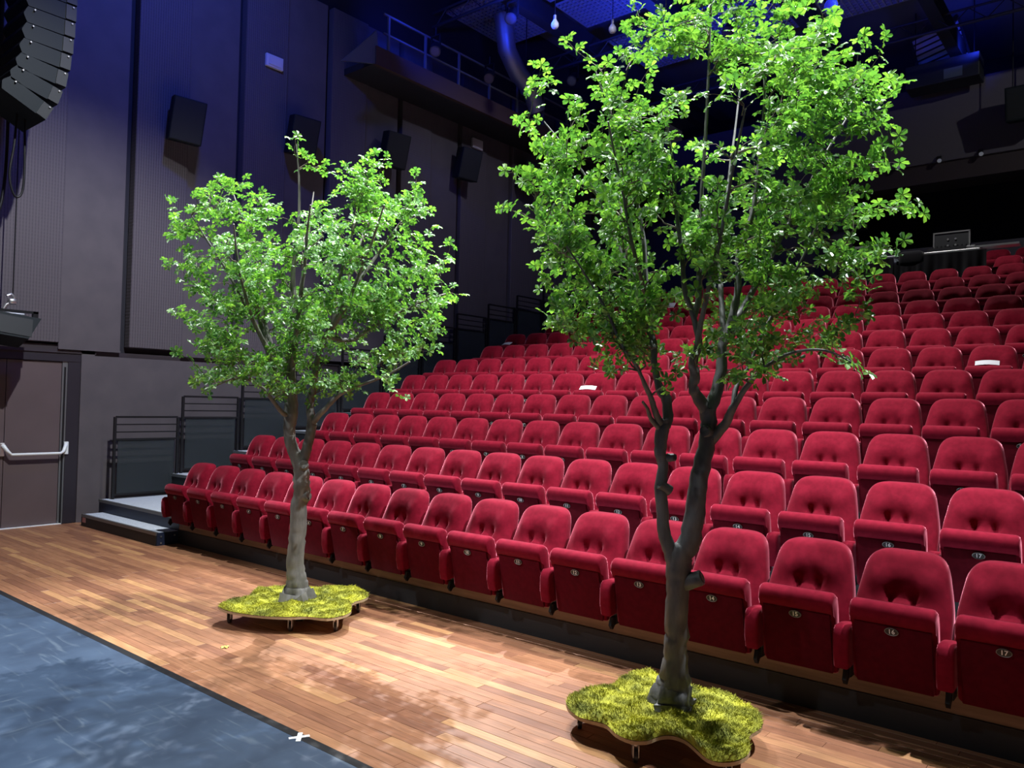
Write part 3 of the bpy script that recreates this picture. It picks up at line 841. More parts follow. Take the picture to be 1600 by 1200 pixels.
TREE_SMALL=[('trunk',[(-0.005,0.0,0.129,0.1352),(-0.007,0.0,0.188,0.1082),(-0.009,0.0,0.268,0.0838),(-0.023,0.0,0.375,0.0757),(-0.033,0.0,0.535,0.0703),(-0.022,0.0,0.696,0.0676),(-0.017,0.0,0.884,0.0676),(0.005,0.0,1.072,0.0676),(0.001,0.0,1.207,0.0622),(-0.024,0.0,1.303,0.0568),(-0.087,0.0,1.431,0.0487),(-0.112,0.0,1.571,0.0487),(-0.101,0.0,1.717,0.0568),(-0.106,0.0,1.895,0.0487)]),
('trunk',[(-0.005,0.0,1.233,0.0487),(0.023,0.0,1.358,0.0433),(0.057,0.0,1.504,0.0406),(0.08,0.0,1.629,0.0406)]),
('branch',[(-0.105,0.0,1.873,0.0433),(-0.113,0.006,2.068,0.0379),(-0.125,0.011,2.258,0.0325),(-0.107,0.017,2.493,0.0298),(-0.107,0.022,2.652,0.027),(-0.132,0.028,2.882,0.0243),(-0.11,0.033,3.191,0.0195),(-0.097,0.039,3.44,0.0151),(-0.107,0.044,3.717,0.0119),(-0.139,0.05,4.023,0.0081)]),
('branch',[(-0.114,0.0,1.797,0.0325),(-0.159,-0.044,1.92,0.027),(-0.209,-0.087,2.057,0.0243),(-0.292,-0.131,2.266,0.0216),(-0.357,-0.175,2.409,0.0189),(-0.454,-0.219,2.613,0.0162),(-0.598,-0.262,2.881,0.013),(-0.756,-0.306,3.131,0.0108),(-0.858,-0.35,3.3,0.0081)]),
('branch',[(-0.111,0.0,1.689,0.027),(-0.158,-0.08,1.722,0.0216),(-0.211,-0.16,1.816,0.0179),(-0.295,-0.24,1.934,0.0151),(-0.446,-0.32,1.996,0.0119),(-0.589,-0.4,1.929,0.0087)]),
('branch',[(-0.197,-0.05,2.0,0.0216),(-0.293,0.025,2.283,0.0189),(-0.39,0.1,2.529,0.0173),(-0.456,0.175,2.821,0.0162),(-0.571,0.25,3.198,0.0135),(-0.72,0.325,3.526,0.0108),(-0.822,0.4,3.735,0.0081)]),
('branch',[(0.076,0.0,1.596,0.0379),(0.056,-0.01,1.801,0.0352),(0.077,-0.02,1.91,0.0325),(0.106,-0.03,2.115,0.027),(0.137,-0.04,2.266,0.0243),(0.195,-0.05,2.401,0.0243),(0.258,-0.06,2.526,0.0216),(0.279,-0.07,2.8,0.0189),(0.368,-0.08,3.151,0.0162),(0.447,-0.09,3.474,0.0124),(0.522,-0.1,3.754,0.0087)]),
('branch',[(0.08,0.0,1.64,0.0325),(0.175,-0.09,1.724,0.0243),(0.304,-0.18,1.843,0.0216),(0.437,-0.27,1.924,0.0179),(0.734,-0.36,2.031,0.013),(0.947,-0.45,2.149,0.0092)]),
('branch',[(0.173,0.0,2.378,0.0216),(0.352,0.08,2.345,0.0179),(0.455,0.16,2.416,0.0162),(0.733,0.24,2.604,0.013),(0.991,0.32,2.744,0.0108),(1.165,0.4,2.817,0.0081)]),
('branch',[(0.239,0.0,2.51,0.0206),(0.411,0.125,2.861,0.0173),(0.614,0.25,3.225,0.0141),(0.804,0.375,3.544,0.0108),(0.9,0.5,3.707,0.0081)]),
('branch',[(-0.109,0.0,2.177,0.027),(-0.129,0.16,2.464,0.0233),(-0.138,0.32,2.822,0.0195),(-0.144,0.48,3.138,0.0162),(-0.156,0.64,3.528,0.0119),(-0.175,0.8,3.812,0.0081)]),
('branch',[(-0.107,0.0,2.122,0.027),(-0.035,-0.17,2.38,0.0233),(0.035,-0.34,2.624,0.0195),(0.11,-0.51,2.854,0.0162),(0.172,-0.68,3.12,0.0119),(0.235,-0.85,3.274,0.0081)]),
('branch',[(-0.285,0.0,2.254,0.0216),(-0.456,0.188,2.515,0.0189),(-0.583,0.375,2.82,0.0162),(-0.685,0.562,3.142,0.013),(-0.791,0.75,3.54,0.0087)]),
('branch',[(0.194,0.0,2.401,0.0216),(0.374,-0.188,2.599,0.0189),(0.51,-0.375,2.835,0.0162),(0.64,-0.562,3.057,0.013),(0.764,-0.75,3.312,0.0087)]),
('branch',[(0.193,0.0,2.411,0.0216),(0.261,0.2,2.701,0.0189),(0.295,0.4,3.017,0.0162),(0.362,0.6,3.411,0.013),(0.437,0.8,3.764,0.0087)]),
('branch',[(-0.286,-0.1,2.247,0.0216),(-0.357,-0.275,2.467,0.0179),(-0.382,-0.45,2.701,0.0146),(-0.378,-0.625,2.922,0.0119),(-0.347,-0.8,3.13,0.0087)])]
BLOB_BIG=[(0.163,3.473,0.78,0.835,0.95,5.0),(-0.489,3.089,0.381,0.508,0.7,2.0),(0.86,3.415,0.309,0.544,0.6,2.0),(0.685,2.785,0.399,0.399,0.7,1.3),(0.143,2.443,0.617,0.399,0.7,1.6),(-0.385,2.431,0.309,0.399,0.5,1.3),(-0.662,2.608,0.163,0.363,0.4,0.6),(0.582,2.27,0.363,0.218,0.4,0.8),(0.301,4.032,0.508,0.218,0.5,1.2)]
BLOB_SMALL=[(-0.603,3.064,0.498,0.606,0.75,2.4),(0.537,3.144,0.568,0.676,0.8,3.0),(0.0,2.886,0.595,0.595,0.9,2.0),(-0.42,2.441,0.541,0.433,0.7,1.6),(0.447,2.461,0.568,0.406,0.7,1.6),(-0.029,2.043,0.811,0.162,0.6,0.9),(0.633,3.611,0.379,0.325,0.5,0.8),(0.876,2.633,0.325,0.541,0.5,1.0),(-0.791,2.161,0.325,0.27,0.4,0.5)]
TIPS_BIG=[(1.179,-0.3,2.922),(1.279,0.1,3.044),(1.29,0.2,3.842),(1.101,-0.1,3.911),(1.171,0.3,4.12),(1.045,-0.3,3.331),(1.231,0.2,3.281),(0.839,-0.5,2.036),(0.765,-0.35,2.108),(0.884,-0.3,2.471),(0.875,-0.5,2.62),(1.037,-0.4,2.676),(0.965,-0.2,2.33),(0.955,0.2,2.297),(0.8,0.0,2.348),(-0.985,0.1,3.189),(-1.013,-0.2,2.898),(-0.928,0.3,3.558),(-0.811,0.1,3.809),(-0.658,-0.1,3.86),(-0.75,0.0,3.674),(-0.266,0.1,4.183),(-0.2,0.2,4.119),(-0.85,0.2,3.099),(-0.738,-0.2,2.634),(-0.749,0.2,2.871),(-0.714,-0.4,2.254),(-0.633,0.1,2.439),(-0.643,0.3,2.661),(-0.399,-0.3,2.017),(-0.073,-0.2,1.994),(-0.293,0.1,2.185),(0.126,0.2,4.185),(0.41,0.0,4.184),(0.702,0.2,4.218),(0.818,0.1,4.055),(0.488,-0.2,4.152),(0.137,0.1,4.345),(-0.121,0.3,3.972),(1.098,0.4,3.923),(0.924,-0.3,3.518),(1.246,0.2,3.609),(0.315,-0.4,2.046),(0.178,-0.3,1.996),(0.549,-0.3,2.106),(0.398,-0.5,1.994),(-0.033,0.0,4.211),(0.381,0.3,4.5),(0.975,0.0,2.938),(0.94,-0.2,3.03),(1.167,-0.2,2.958)]
TIPS_SMALL=[(-1.132,-0.1,3.463),(-1.277,0.2,3.031),(-1.162,0.1,2.572),(-1.018,-0.3,3.126),(-1.056,0.0,2.808),(-0.669,-0.4,1.896),(-0.598,-0.3,2.148),(-0.787,0.0,2.053),(-0.116,0.0,4.072),(-0.068,0.1,3.957),(0.607,0.2,3.977),(0.529,-0.2,3.794),(0.887,0.2,3.813),(0.892,-0.3,3.535),(0.996,0.3,3.53),(1.199,0.0,3.186),(1.192,-0.3,2.967),(1.276,0.3,2.794),(1.217,0.1,2.819),(1.136,0.0,2.449),(1.075,-0.4,2.486),(0.948,0.3,2.729),(0.93,-0.4,2.187),(0.926,0.1,2.316),(0.799,-0.45,2.019),(0.519,-0.3,1.966),(0.639,0.2,2.177),(-1.12,0.3,3.482),(-0.892,0.0,3.604),(-0.806,0.2,3.718),(-0.497,-0.2,3.611),(-0.467,0.2,3.641),(-0.196,-0.3,3.406),(0.057,0.1,3.849),(0.122,0.3,3.854),(0.372,-0.2,3.737),(0.904,-0.45,1.87),(-1.219,0.4,2.636),(-0.882,-0.2,2.463),(-0.929,0.2,2.338),(-0.193,-0.5,1.995),(0.173,0.3,2.031),(-0.016,-0.5,1.949),(-0.329,-0.4,2.072)]
PLATE_BIG=[(-0.592,0.069),(-0.55,0.189),(-0.421,0.269),(-0.289,0.351),(-0.213,0.478),(-0.124,0.588),(-0.035,0.582),(0.021,0.493),(0.166,0.337),(0.284,0.27),(0.402,0.147),(0.47,0.008),(0.466,-0.125),(0.42,-0.237),(0.329,-0.338),(0.284,-0.505),(0.21,-0.607),(0.113,-0.645),(0.045,-0.608),(0.011,-0.49),(-0.017,-0.402),(-0.072,-0.351),(-0.14,-0.363),(-0.216,-0.42),(-0.297,-0.417),(-0.362,-0.343),(-0.396,-0.24),(-0.452,-0.193),(-0.533,-0.138),(-0.581,-0.033)]
PLATE_SMALL=[(-0.59,-0.217),(-0.581,-0.073),(-0.446,0.046),(-0.468,0.364),(-0.324,0.45),(-0.178,0.44),(0.192,0.45),(0.328,0.488),(0.434,0.449),(0.546,0.248),(0.532,0.112),(0.461,-0.023),(0.504,-0.282),(0.467,-0.418),(0.36,-0.5),(0.201,-0.458),(0.059,-0.488),(-0.146,-0.469),(-0.341,-0.41),(-0.487,-0.327)]


def catmull(pts, k=4):
    P = [np.array(p, float) for p in pts]
    out = []
    for i in range(len(P) - 1):
        p0, p1, p2, p3 = P[max(i - 1, 0)], P[i], P[i + 1], P[min(i + 2, len(P) - 1)]
        for s in range(k):
            t = s / k
            out.append(0.5 * ((2 * p1) + (-p0 + p2) * t + (2 * p0 - 5 * p1 + 4 * p2 - p3) * t * t + (-p0 + 3 * p1 - 3 * p2 + p3) * t ** 3))
    out.append(P[-1])
    return out

def leaf_template():
    """palmate leaf of five obovate leaflets, about 10 cm across"""
    vs, fs = [], []
    for k, a in enumerate((-128, -64, 0, 64, 128)):
        a = math.radians(a)
        L = 0.050 if k in (1, 2, 3) else 0.042
        ca, sa = math.cos(a), math.sin(a)
        o = len(vs)
        for (p, q, h) in ((0.004, 0, 0), (0.45 * L, -0.24 * L, 0.004), (0.82 * L, -0.27 * L, 0.002), (1.0 * L, 0, -0.006), (0.82 * L, 0.27 * L, 0.002), (0.45 * L, 0.24 * L, 0.004), (0.6 * L, 0, -0.002)):
            vs.append((p * ca - q * sa, p * sa + q * ca, h))
        fs += [(o, o + 1, o + 6), (o + 1, o + 2, o + 6), (o + 2, o + 3, o + 6), (o + 3, o + 4, o + 6), (o + 4, o + 5, o + 6), (o + 5, o, o + 6)]
    o = len(vs)
    vs += [(0, -0.0012, 0.001), (0, 0.0012, 0.001), (-0.03, 0.0012, -0.008), (-0.03, -0.0012, -0.008)]
    fs += [(o, o + 1, o + 2, o + 3)]
    return np.array(vs), fs
LV, LF = leaf_template()
leaf_me = bpy.data.meshes.new('leaf'); leaf_me.from_pydata([tuple(p) for p in LV], [], LF); leaf_me.materials.append(M['leaf'])
for p in leaf_me.polygons: p.use_smooth = False

def make_tree(name, label, base, skel, blobs, tips, plate, bark, n_rand, seed, zmin, dense=1.0, asc=0.35):
    R = np.random.RandomState(seed); rr = random.Random(seed)
    root = thing(name, label, 'tree', base, math.radians(39.523), 'artificial trees on wheeled moss boards')
    # trunk and boughs
    tm = MB(); attach = []
    first = True
    for kind, pts in skel:
        c = catmull(pts, 4 if kind == 'branch' else 5)
        xyz = [q[:3].copy() for q in c]; rad = [float(q[3]) for q in c]
        for i in range(1, len(xyz) - 1):
            xyz[i][0] += rr.gauss(0, 0.05 * rad[i]); xyz[i][1] += rr.gauss(0, 0.05 * rad[i])
        if kind == 'trunk':
            N = 18
            vs, fs = [], []
            for i, (p, r) in enumerate(zip(xyz, rad)):
                t = xyz[min(i + 1, len(xyz) - 1)] - xyz[max(i - 1, 0)]; t = Vector(t).normalized()
                e1 = Vector((1, 0, 0)); e1 = (e1 - t * e1.dot(t)).normalized(); e2 = t.cross(e1)
                for k in range(N):
                    a = 2 * PI * k / N
                    s = 1 + 0.05 * math.sin(3 * a + p[2] * 4 + seed) + 0.035 * math.sin(7 * a - p[2] * 9) + rr.gauss(0, 0.02)
                    if first and p[2] < 0.46:
                        fl_ = max(0.0, (0.46 - p[2]) / 0.32) ** 1.4
                        s *= 1 + 0.34 * fl_ * (0.55 + math.sin(5 * a + 0.6) * 0.65 + 0.35 * math.sin(8 * a + 2.0))
                    vs.append(Vector(p) + e1 * (math.cos(a) * r * s) + e2 * (math.sin(a) * r * s))
            for i in range(len(xyz) - 1):
                for k in range(N):
                    fs.append((i * N + k, i * N + (k + 1) % N, (i + 1) * N + (k + 1) % N, (i + 1) * N + k))
            fs.append(tuple(range(N - 1, -1, -1))); fs.append(tuple((len(xyz) - 1) * N + k for k in range(N)))
            tm.add(vs, fs)
            first = False
        else:
            MB().tube(xyz, [r * rr.uniform(0.92, 1.1) * (1 - 0.35 * i / len(rad)) for i, r in enumerate(rad)], 9, True, 0.06, rr).build('branch', bark, root, smooth=60)
        for p, r in zip(xyz, rad):
            if p[2] > zmin - 0.35 and (kind == 'branch' or p[2] > zmin - 0.1): attach.append((p[0], p[1], p[2], r))
    # knots, cut stubs
    for (p, d, r, L) in KNOTS[name]:
        d = Vector(d).normalized(); p = Vector(p)
        tm.tube([p - d * 0.02, p + d * L * 0.5, p + d * L * 0.92, p + d * L, p + d * (L * 0.9)], [r * 1.25, r * 1.08, r, r * 0.72, r * 0.3], 10, True, 0.08, rr)
    trunk = tm.build('trunk', bark, root, smooth=70)
    # twigs towards targets through the crown
    tg = [np.array(t) for t in tips]
    wts = np.array([b[5] for b in blobs]); wts = wts / wts.sum()
    for i in range(n_rand):
        b = blobs[R.choice(len(blobs), p=wts)]
        d = R.normal(size=3); d /= np.linalg.norm(d)
        rad = R.uniform(0.25, 1.0) ** 0.40
        tg.append(np.array((b[0] + d[0] * b[2] * rad, d[1] * b[4] * rad, b[1] + d[2] * b[3] * rad)))
    A = np.array(attach)
    order = sorted(range(len(tg)), key=lambda i: np.min(np.linalg.norm(A[:, :3] - tg[i], axis=1)))
    tw = MB(); leaves = []
    for i in order:
        T = tg[i]
        dv = T - A[:, :3]
        dist = np.linalg.norm(dv, axis=1)
        cost = dist + 0.9 * np.maximum(0, 0.12 * dist - dv[:, 2]) + (dist < 0.16) * 5
        k = int(np.argmin(cost)); a = A[k, :3]; L = dist[k]
        if L > 1.3: continue
        c1 = a + (T - a) * 0.4 + np.array((R.normal() * 0.05, R.normal() * 0.05, asc * 0.30 * L))
        n = max(5, int(L / 0.055))
        path = []
        for s in range(n + 1):
            t = s / n
            path.append((1 - t) ** 2 * a + 2 * t * (1 - t) * c1 + t * t * T + R.normal(size=3) * 0.005)
        r0 = min(0.0065, max(0.003, A[k, 3] * 0.6, L * 0.006))
        tw.tube(path, [r0 * (1 - 0.75 * s / n) for s in range(n + 1)], 5, False)
        newp = np.array([(p[0], p[1], p[2], r0 * 0.7) for p in path[2:-1]])
        A = np.vstack((A, newp))
        # leaves along the outer part, on short side shoots and at the tip
        start = max(0.18, 1 - 0.50 / L)
        step = 0.036 / (L * dense)
        t = start
        sgn = 1
        tipdir = path[-1] - path[-3]; tipdir /= np.linalg.norm(tipdir)
        while t < 1.0:
            f_ = t * n; s = min(int(f_), n - 1)
            p = path[s] + (path[s + 1] - path[s]) * (f_ - s)
            dr = path[s + 1] - path[s]; dr /= np.linalg.norm(dr) + 1e-9
            lat = np.cross(dr, (0, 0, 1)); lat /= np.linalg.norm(lat) + 1e-9
            sgn = -sgn
            az = R.uniform(-0.9, 0.9)
            off = lat * sgn * math.cos(az) + np.array((0, 0, 1)) * math.sin(az) + dr * 0.5
            off /= np.linalg.norm(off)
            dl = R.uniform(0.035, 0.075)
            leaves.append((p + off * dl, off))
            if R.rand() < 0.35: tw.tube([p, p + off * (dl - 0.02)], [0.0016, 0.001], 4, False)
            t += step * R.uniform(0.7, 1.3)
        leaves.append((path[-1] + tipdir * 0.02, tipdir))
    o = tw.build('twigs', M['twig'], root, smooth=60); o['kind'] = 'stuff'
    # leaf frames
    n = len(leaves)
    Pn = np.array([l[0] for l in leaves]); Dn = np.array([l[1] for l in leaves])
    ctr = Pn.mean(axis=0)
    out = Pn - ctr; out /= np.linalg.norm(out, axis=1)[:, None] + 1e-9
    nrm = np.array((0, 0, 0.75)) + 0.55 * out + 0.55 * R.normal(size=(n, 3))
    nrm -= Dn * np.sum(nrm * Dn, axis=1)[:, None] * 0.75
    nrm /= np.linalg.norm(nrm, axis=1)[:, None]
    X = Dn - nrm * np.sum(Dn * nrm, axis=1)[:, None]; X /= np.linalg.norm(X, axis=1)[:, None] + 1e-9
    Y = np.cross(nrm, X)
    sc = R.uniform(0.72, 1.08, n)
    # the 300 leaves nearest the camera are single parts, the rest is one mass
    base_v = Vector(base); rotz = Matrix.Rotation(math.radians(39.523), 4, 'Z')
    loc_cam = np.array((rotz.inverted() @ (Vector((0, 0, 1.83)) - base_v))[:])
    dcam = np.linalg.norm(Pn - loc_cam, axis=1)
    idx = np.argsort(dcam / sc)
    for i in idx[:300]:
        lo = bpy.data.objects.new('leaf', leaf_me); COL.objects.link(lo); lo.parent = root
        mm = Matrix(((X[i][0], Y[i][0], nrm[i][0], Pn[i][0]), (X[i][1], Y[i][1], nrm[i][1], Pn[i][1]), (X[i][2], Y[i][2], nrm[i][2], Pn[i][2]), (0, 0, 0, 1)))
        lo.matrix_local = mm @ Matrix.Scale(sc[i], 4)
    rest = idx[300:]
    m = len(rest); nv = len(LV)
    V = (Pn[rest][:, None, :] + sc[rest][:, None, None] * (LV[None, :, 0:1] * X[rest][:, None, :] + LV[None, :, 1:2] * Y[rest][:, None, :] + LV[None, :, 2:3] * nrm[rest][:, None, :])).reshape(-1, 3)
    Fc = []
    for i in range(m):
        o_ = i * nv
        Fc += [tuple(o_ + q for q in f) for f in LF]
    me = bpy.data.meshes.new('foliage'); me.from_pydata(V.tolist(), [], Fc); me.materials.append(M['leaf'])
    o = obj('foliage', me, None, root); o['kind'] = 'stuff'
    print(name, 'leaves', n)
    # wheeled board with moss
    pc = catmull([(x, y, 0) for x, y in plate] + [(plate[0][0], plate[0][1], 0)], 3)[:-1]
    poly = [(p[0], p[1]) for p in pc]
    MB().prism(poly, 'z', 0.118, 0.136).build('board', M['ply'], root)
    cx_ = sum(p[0] for p in poly) / len(poly); cy_ = sum(p[1] for p in poly) / len(poly)
    vs, fs = [], []
    NP = len(poly); rings = [1.0, 0.985, 0.95, 0.88, 0.78, 0.66, 0.52, 0.38, 0.24, 0.1]
    def mh(x, y, k):
        h = 0.030 + 0.016 * math.sin(x * 17 + seed) * math.sin(y * 19 + 1) + 0.007 * math.sin(x * 41 + 2) * math.sin(y * 37)
        return 0.1365 + max(0.006, h) * min(1, (1 - k) * 14 + 0.12)
    for k in rings:
        for (x, y) in poly:
            xx, yy = cx_ + (x - cx_) * k, cy_ + (y - cy_) * k
            vs.append((xx, yy, mh(xx, yy, k)))
    for s in range(len(rings) - 1):
        for i in range(NP):
            j = (i + 1) % NP
            fs.append((s * NP + i, s * NP + j, (s + 1) * NP + j, (s + 1) * NP + i))
    fs.append(tuple((len(rings) - 1) * NP + i for i in range(NP)))
    fs.append(tuple(range(NP))[::-1])
    ms = MB().add(vs, fs).build('moss', M['moss'], root, smooth=80)
    ms['kind'] = 'stuff'
    # tufts
    nb = 22000
    px = np.array(poly)
    from_tri = []
    areas = []
    for i in range(NP):
        a, b = px[i], px[(i + 1) % NP]
        areas.append(abs((a[0] - cx_) * (b[1] - cy_) - (a[1] - cy_) * (b[0] - cx_)))
    areas = np.array(areas); pi_ = R.choice(NP, nb, p=areas / areas.sum())
    k_ = np.sqrt(R.uniform(0, 1, nb)); q_ = R.uniform(0, 1, nb)
    a = px[pi_]; b = px[(pi_ + 1) % NP]
    c0 = np.array((cx_, cy_))
    pt = c0 + (a + (b - a) * q_[:, None] - c0) * k_[:, None]
    zz = np.array([mh(x, y, k) for (x, y), k in zip(pt, k_)])
    hgt = R.uniform(0.006, 0.016, nb)
    ang = R.uniform(0, 2 * PI, nb); wdt = R.uniform(0.0018, 0.0036, nb)
    lean = R.normal(0, 0.010, (nb, 2)) + (pt - c0) * 0.012
    V = np.zeros((nb, 3, 3))
    V[:, 0, :2] = pt + np.stack((np.cos(ang), np.sin(ang)), 1) * wdt[:, None]
    V[:, 1, :2] = pt - np.stack((np.cos(ang), np.sin(ang)), 1) * wdt[:, None]
    V[:, 0, 2] = V[:, 1, 2] = zz - 0.003
    V[:, 2, :2] = pt + lean; V[:, 2, 2] = zz + hgt
    me = bpy.data.meshes.new('moss_tufts'); me.from_pydata(V.reshape(-1, 3).tolist(), [], [(3 * i, 3 * i + 1, 3 * i + 2) for i in range(nb)])
    me.materials.append(M['moss'])
    o = obj('moss_tufts', me, None, root); o['kind'] = 'stuff'
    # casters
    for i, s in CASTERS[name]:
        x, y = cx_ + (plate[i][0] - cx_) * s, cy_ + (plate[i][1] - cy_) * s
        mb = MB()
        mb.box(x - 0.03, x + 0.03, y - 0.03, y + 0.03, 0.108, 0.118)
        mb.tube([(x, y, 0.108), (x, y, 0.092)], 0.014, 10)
        mb.box(x - 0.016, x - 0.012, y - 0.018, y + 0.03, 0.035, 0.095); mb.box(x + 0.012, x + 0.016, y - 0.018, y + 0.03, 0.035, 0.095)
        cst = mb.build('caster', M['silver'], root)
        MB().tube([(x - 0.011, y + 0.012, 0.036), (x + 0.011, y + 0.012, 0.036)], 0.036, 16).build('wheel', M['caster'], cst, smooth=40)
    return root

KNOTS = {'artificial_tree': [((0.075, -0.02, 0.86), (0.9, -0.45, 0.35), 0.042, 0.085), ((-0.055, -0.01, 1.37), (-0.8, -0.3, 0.55), 0.026, 0.06),
                             ((0.165, -0.03, 1.70), (-0.5, -0.8, 0.1), 0.030, 0.05), ((-0.035, -0.02, 1.55), (0.6, -0.7, 0.1), 0.020, 0.03)],
         'artificial_tree_small': [((0.03, -0.05, 1.28), (0.2, -0.8, 0.3), 0.035, 0.04), ((0.045, -0.02, 1.02), (0.9, -0.3, 0.2), 0.04, 0.035)]}
KNOTS['small_artificial_tree'] = KNOTS.pop('artificial_tree_small')
CASTERS = {'artificial_tree': [(0, 0.85), (13, 0.85), (16, 0.85), (5, 0.85), (24, 0.85)], 'small_artificial_tree': [(0, 0.86), (16, 0.8), (9, 0.85), (3, 0.8), (13, 0.85)]}
make_tree('artificial_tree', 'large leafy artificial tree with forked dark grey trunk on a mossy board at right', (-2.094, 4.013, 0), TREE_BIG, BLOB_BIG, TIPS_BIG, PLATE_BIG, M['bark_dark'], 540, 11, 1.75, 1.15)
make_tree('small_artificial_tree', 'smaller leafy artificial tree with grey trunk on a mossy board at left', (-5.556, 3.972, 0), TREE_SMALL, BLOB_SMALL, TIPS_SMALL, PLATE_SMALL, M['bark'], 540, 23, 1.75, 1.15)

fl_ = obj('fallen_leaf', leaf_me.copy(), None, None, (-5.27, 3.14, 0.008)); fl_.data.materials.clear(); fl_.data.materials.append(M['yellow_leaf']); fl_.scale = (0.7, 0.7, 0.7)
tag(fl_, 'yellowish fallen leaf lying on the wooden floor before the small tree', 'leaf')

# ------------------------------------------------------------ loudspeakers on the left wall
la = thing('line_array_speaker', 'tall dark line array loudspeaker hanging curved at the upper left', 'speaker', (-10.8, 3.62, 0))
ang = [0, 0, 0, 0, 0.5, 1.5, 3.5, 8, 17, 27]
py, pz = 0.02, 7.30
for i, a in enumerate(ang):
    A = math.radians(a)
    H = 0.205
    # front of the box looks along +y and tips downwards
    M4 = Matrix.Translation((0, py, pz)) @ Matrix.Rotation(-A, 4, 'X')
    mb = MB()
    prof2 = [(-0.29, -0.09), (-0.25, -0.003), (0.28, -0.003), (0.28, -H + 0.008), (-0.25, -H + 0.008), (-0.29, -H + 0.09)]
    vs = [M4 @ Vector((sx * 0.36, y, z)) for sx in (-1, 1) for (y, z) in prof2]
    n = 6
    mb.add(vs, [tuple(range(n)), tuple(range(2 * n - 1, n - 1, -1))] + [(k, k + n, (k + 1) % n + n, (k + 1) % n) for k in range(n)])
    mo = mb.build('cabinet', M['speaker'], la)
    MB().box(-0.33, 0.33, 0.281, 0.287, -H + 0.03, -0.02, M4).build('grille', M['grille'], mo)
    MB().box(0.361, 0.372, 0.16, 0.28, -H + 0.015, -0.01, M4).build('side_plate', M['grille'], mo)
    for yy in (-0.18, 0.24):
        MB().tube([M4 @ Vector((0.36, yy, -0.03)), M4 @ Vector((0.385, yy, -0.03))], 0.010, 8).build('rigging_pin', M['rim'], mo)
    d = M4 @ Vector((0, -0.20 if False else 0.0, -H)) - M4 @ Vector((0, 0, 0))
    py += d.y - 0.012 * i * 0.2; pz += d.z
MB().tube([(0, -0.1, 7.1), (0, -0.1, 11.2)], 0.012, 6).build('steel_wire', M['black_metal'], la)
MB().tube([(0, 0.15, 7.1), (0, 0.15, 11.2)], 0.012, 6).build('steel_wire', M['black_metal'], la)

def cable(name, pts, label, r=0.014, m='black_metal', group=None):
    P = catmull([(*p, r) for p in pts], 8)
    mb = MB().tube([q[:3] for q in P], [r] * len(P), 8)
    return tag(mb.build(name, M[m], None, smooth=60), label, 'cable', group)
cable('cable', [(-10.8, 3.42, 5.42), (-10.8, 3.40, 4.9), (-10.8, 3.36, 4.5), (-10.8, 3.42, 4.26), (-10.8, 3.50, 4.30), (-10.8, 3.52, 4.6), (-10.8, 3.50, 5.3)],
      'black looped cable hanging below the line array speaker')
cable('cable', [(-11.35, 3.47, 7.6), (-11.35, 3.49, 5.7), (-11.35, 3.47, 4.4), (-11.35, 3.31, 3.8)], 'long black cable drooping at the left picture edge', 0.02)

mo = thing('monitor_speaker', 'black tilted monitor loudspeaker hung over the brown door', 'speaker', (-11.5, 3.55, 2.46))
M4 = Matrix.Translation((0, 0, 0.33)) @ Matrix.Rotation(math.radians(-16), 4, 'Y') @ Matrix.Rotation(math.radians(-7), 4, 'X')
mb = MB(); mb.prism([(-0.55, 0.02), (0.40, 0.02), (0.27, -0.29), (-0.55, -0.29)], 'x', -0.18, 0.20)
cb = MB().add([M4 @ Vector(v) for v in mb.v], mb.f).build('cabinet', M['speaker'], mo)
MB().box(0.201, 0.207, -0.5, 0.30, -0.26, -0.02, M4).build('grille', M['grille'], cb)
MB().box(-0.16, 0.18, -0.55, 0.40, 0.02, 0.028, M4).build('top_edge', M['alu'], cb)
bk = MB().box(-0.03, 0.03, -0.55, 0.42, 0.43, 0.46); bk.box(-0.03, 0.03, 0.36, 0.42, 0.30, 0.46)
bk.build('yoke_bracket', M['black_metal'], mo)
MB().bbox(-0.05, 0.10, -0.3, 0.25, 0.34, 0.42, 0.02, 2).build('amplifier_box', M['alu'], mo)
ck = MB().tube([(0, 0.02, 0.46), (0, 0.05, 0.52), (0, 0.12, 0.56), (0, 0.14, 0.62), (0, 0.10, 0.66), (0, 0.05, 0.63)], 0.022, 8)
ck.bbox(-0.04, 0.04, 0.07, 0.16, 0.53, 0.60, 0.01, 1)
ck.build('hook_clamp', M['silver'], mo, smooth=50)
MB().tube([(0, 0.12, 0.62), (-0.02, 0.12, 8.5)], 0.008, 6).build('safety_wire', M['black_metal'], mo)

for i, (y, z) in enumerate(((5.98, 6.10), (8.10, 6.45), (10.24, 6.78), (12.35, 7.03), (14.5, 7.3))):
    s = thing('surround_speaker', 'black surround loudspeaker on the left wall, %s from the stage end' % ORD[i], 'speaker', (XW + 0.06, y, z), 0, 'surround speakers on the left wall')
    M4 = Matrix.Translation((0.30, 0, 0)) @ Matrix.Rotation(math.radians(14), 4, 'Y') @ Matrix.Rotation(math.radians(-18), 4, 'Z')
    mb = MB().bbox(-0.16, 0.16, -0.24, 0.24, -0.33, 0.33, 0.015, 2, M4)
    c = mb.build('cabinet', M['speaker'], s)
    MB().box(0.161, 0.166, -0.22, 0.22, -0.31, 0.31, M4).build('grille', M['grille'], c)
    MB().box(0, 0.26, -0.02, 0.02, -0.03, 0.03).build('wall_bracket', M['black_metal'], s)

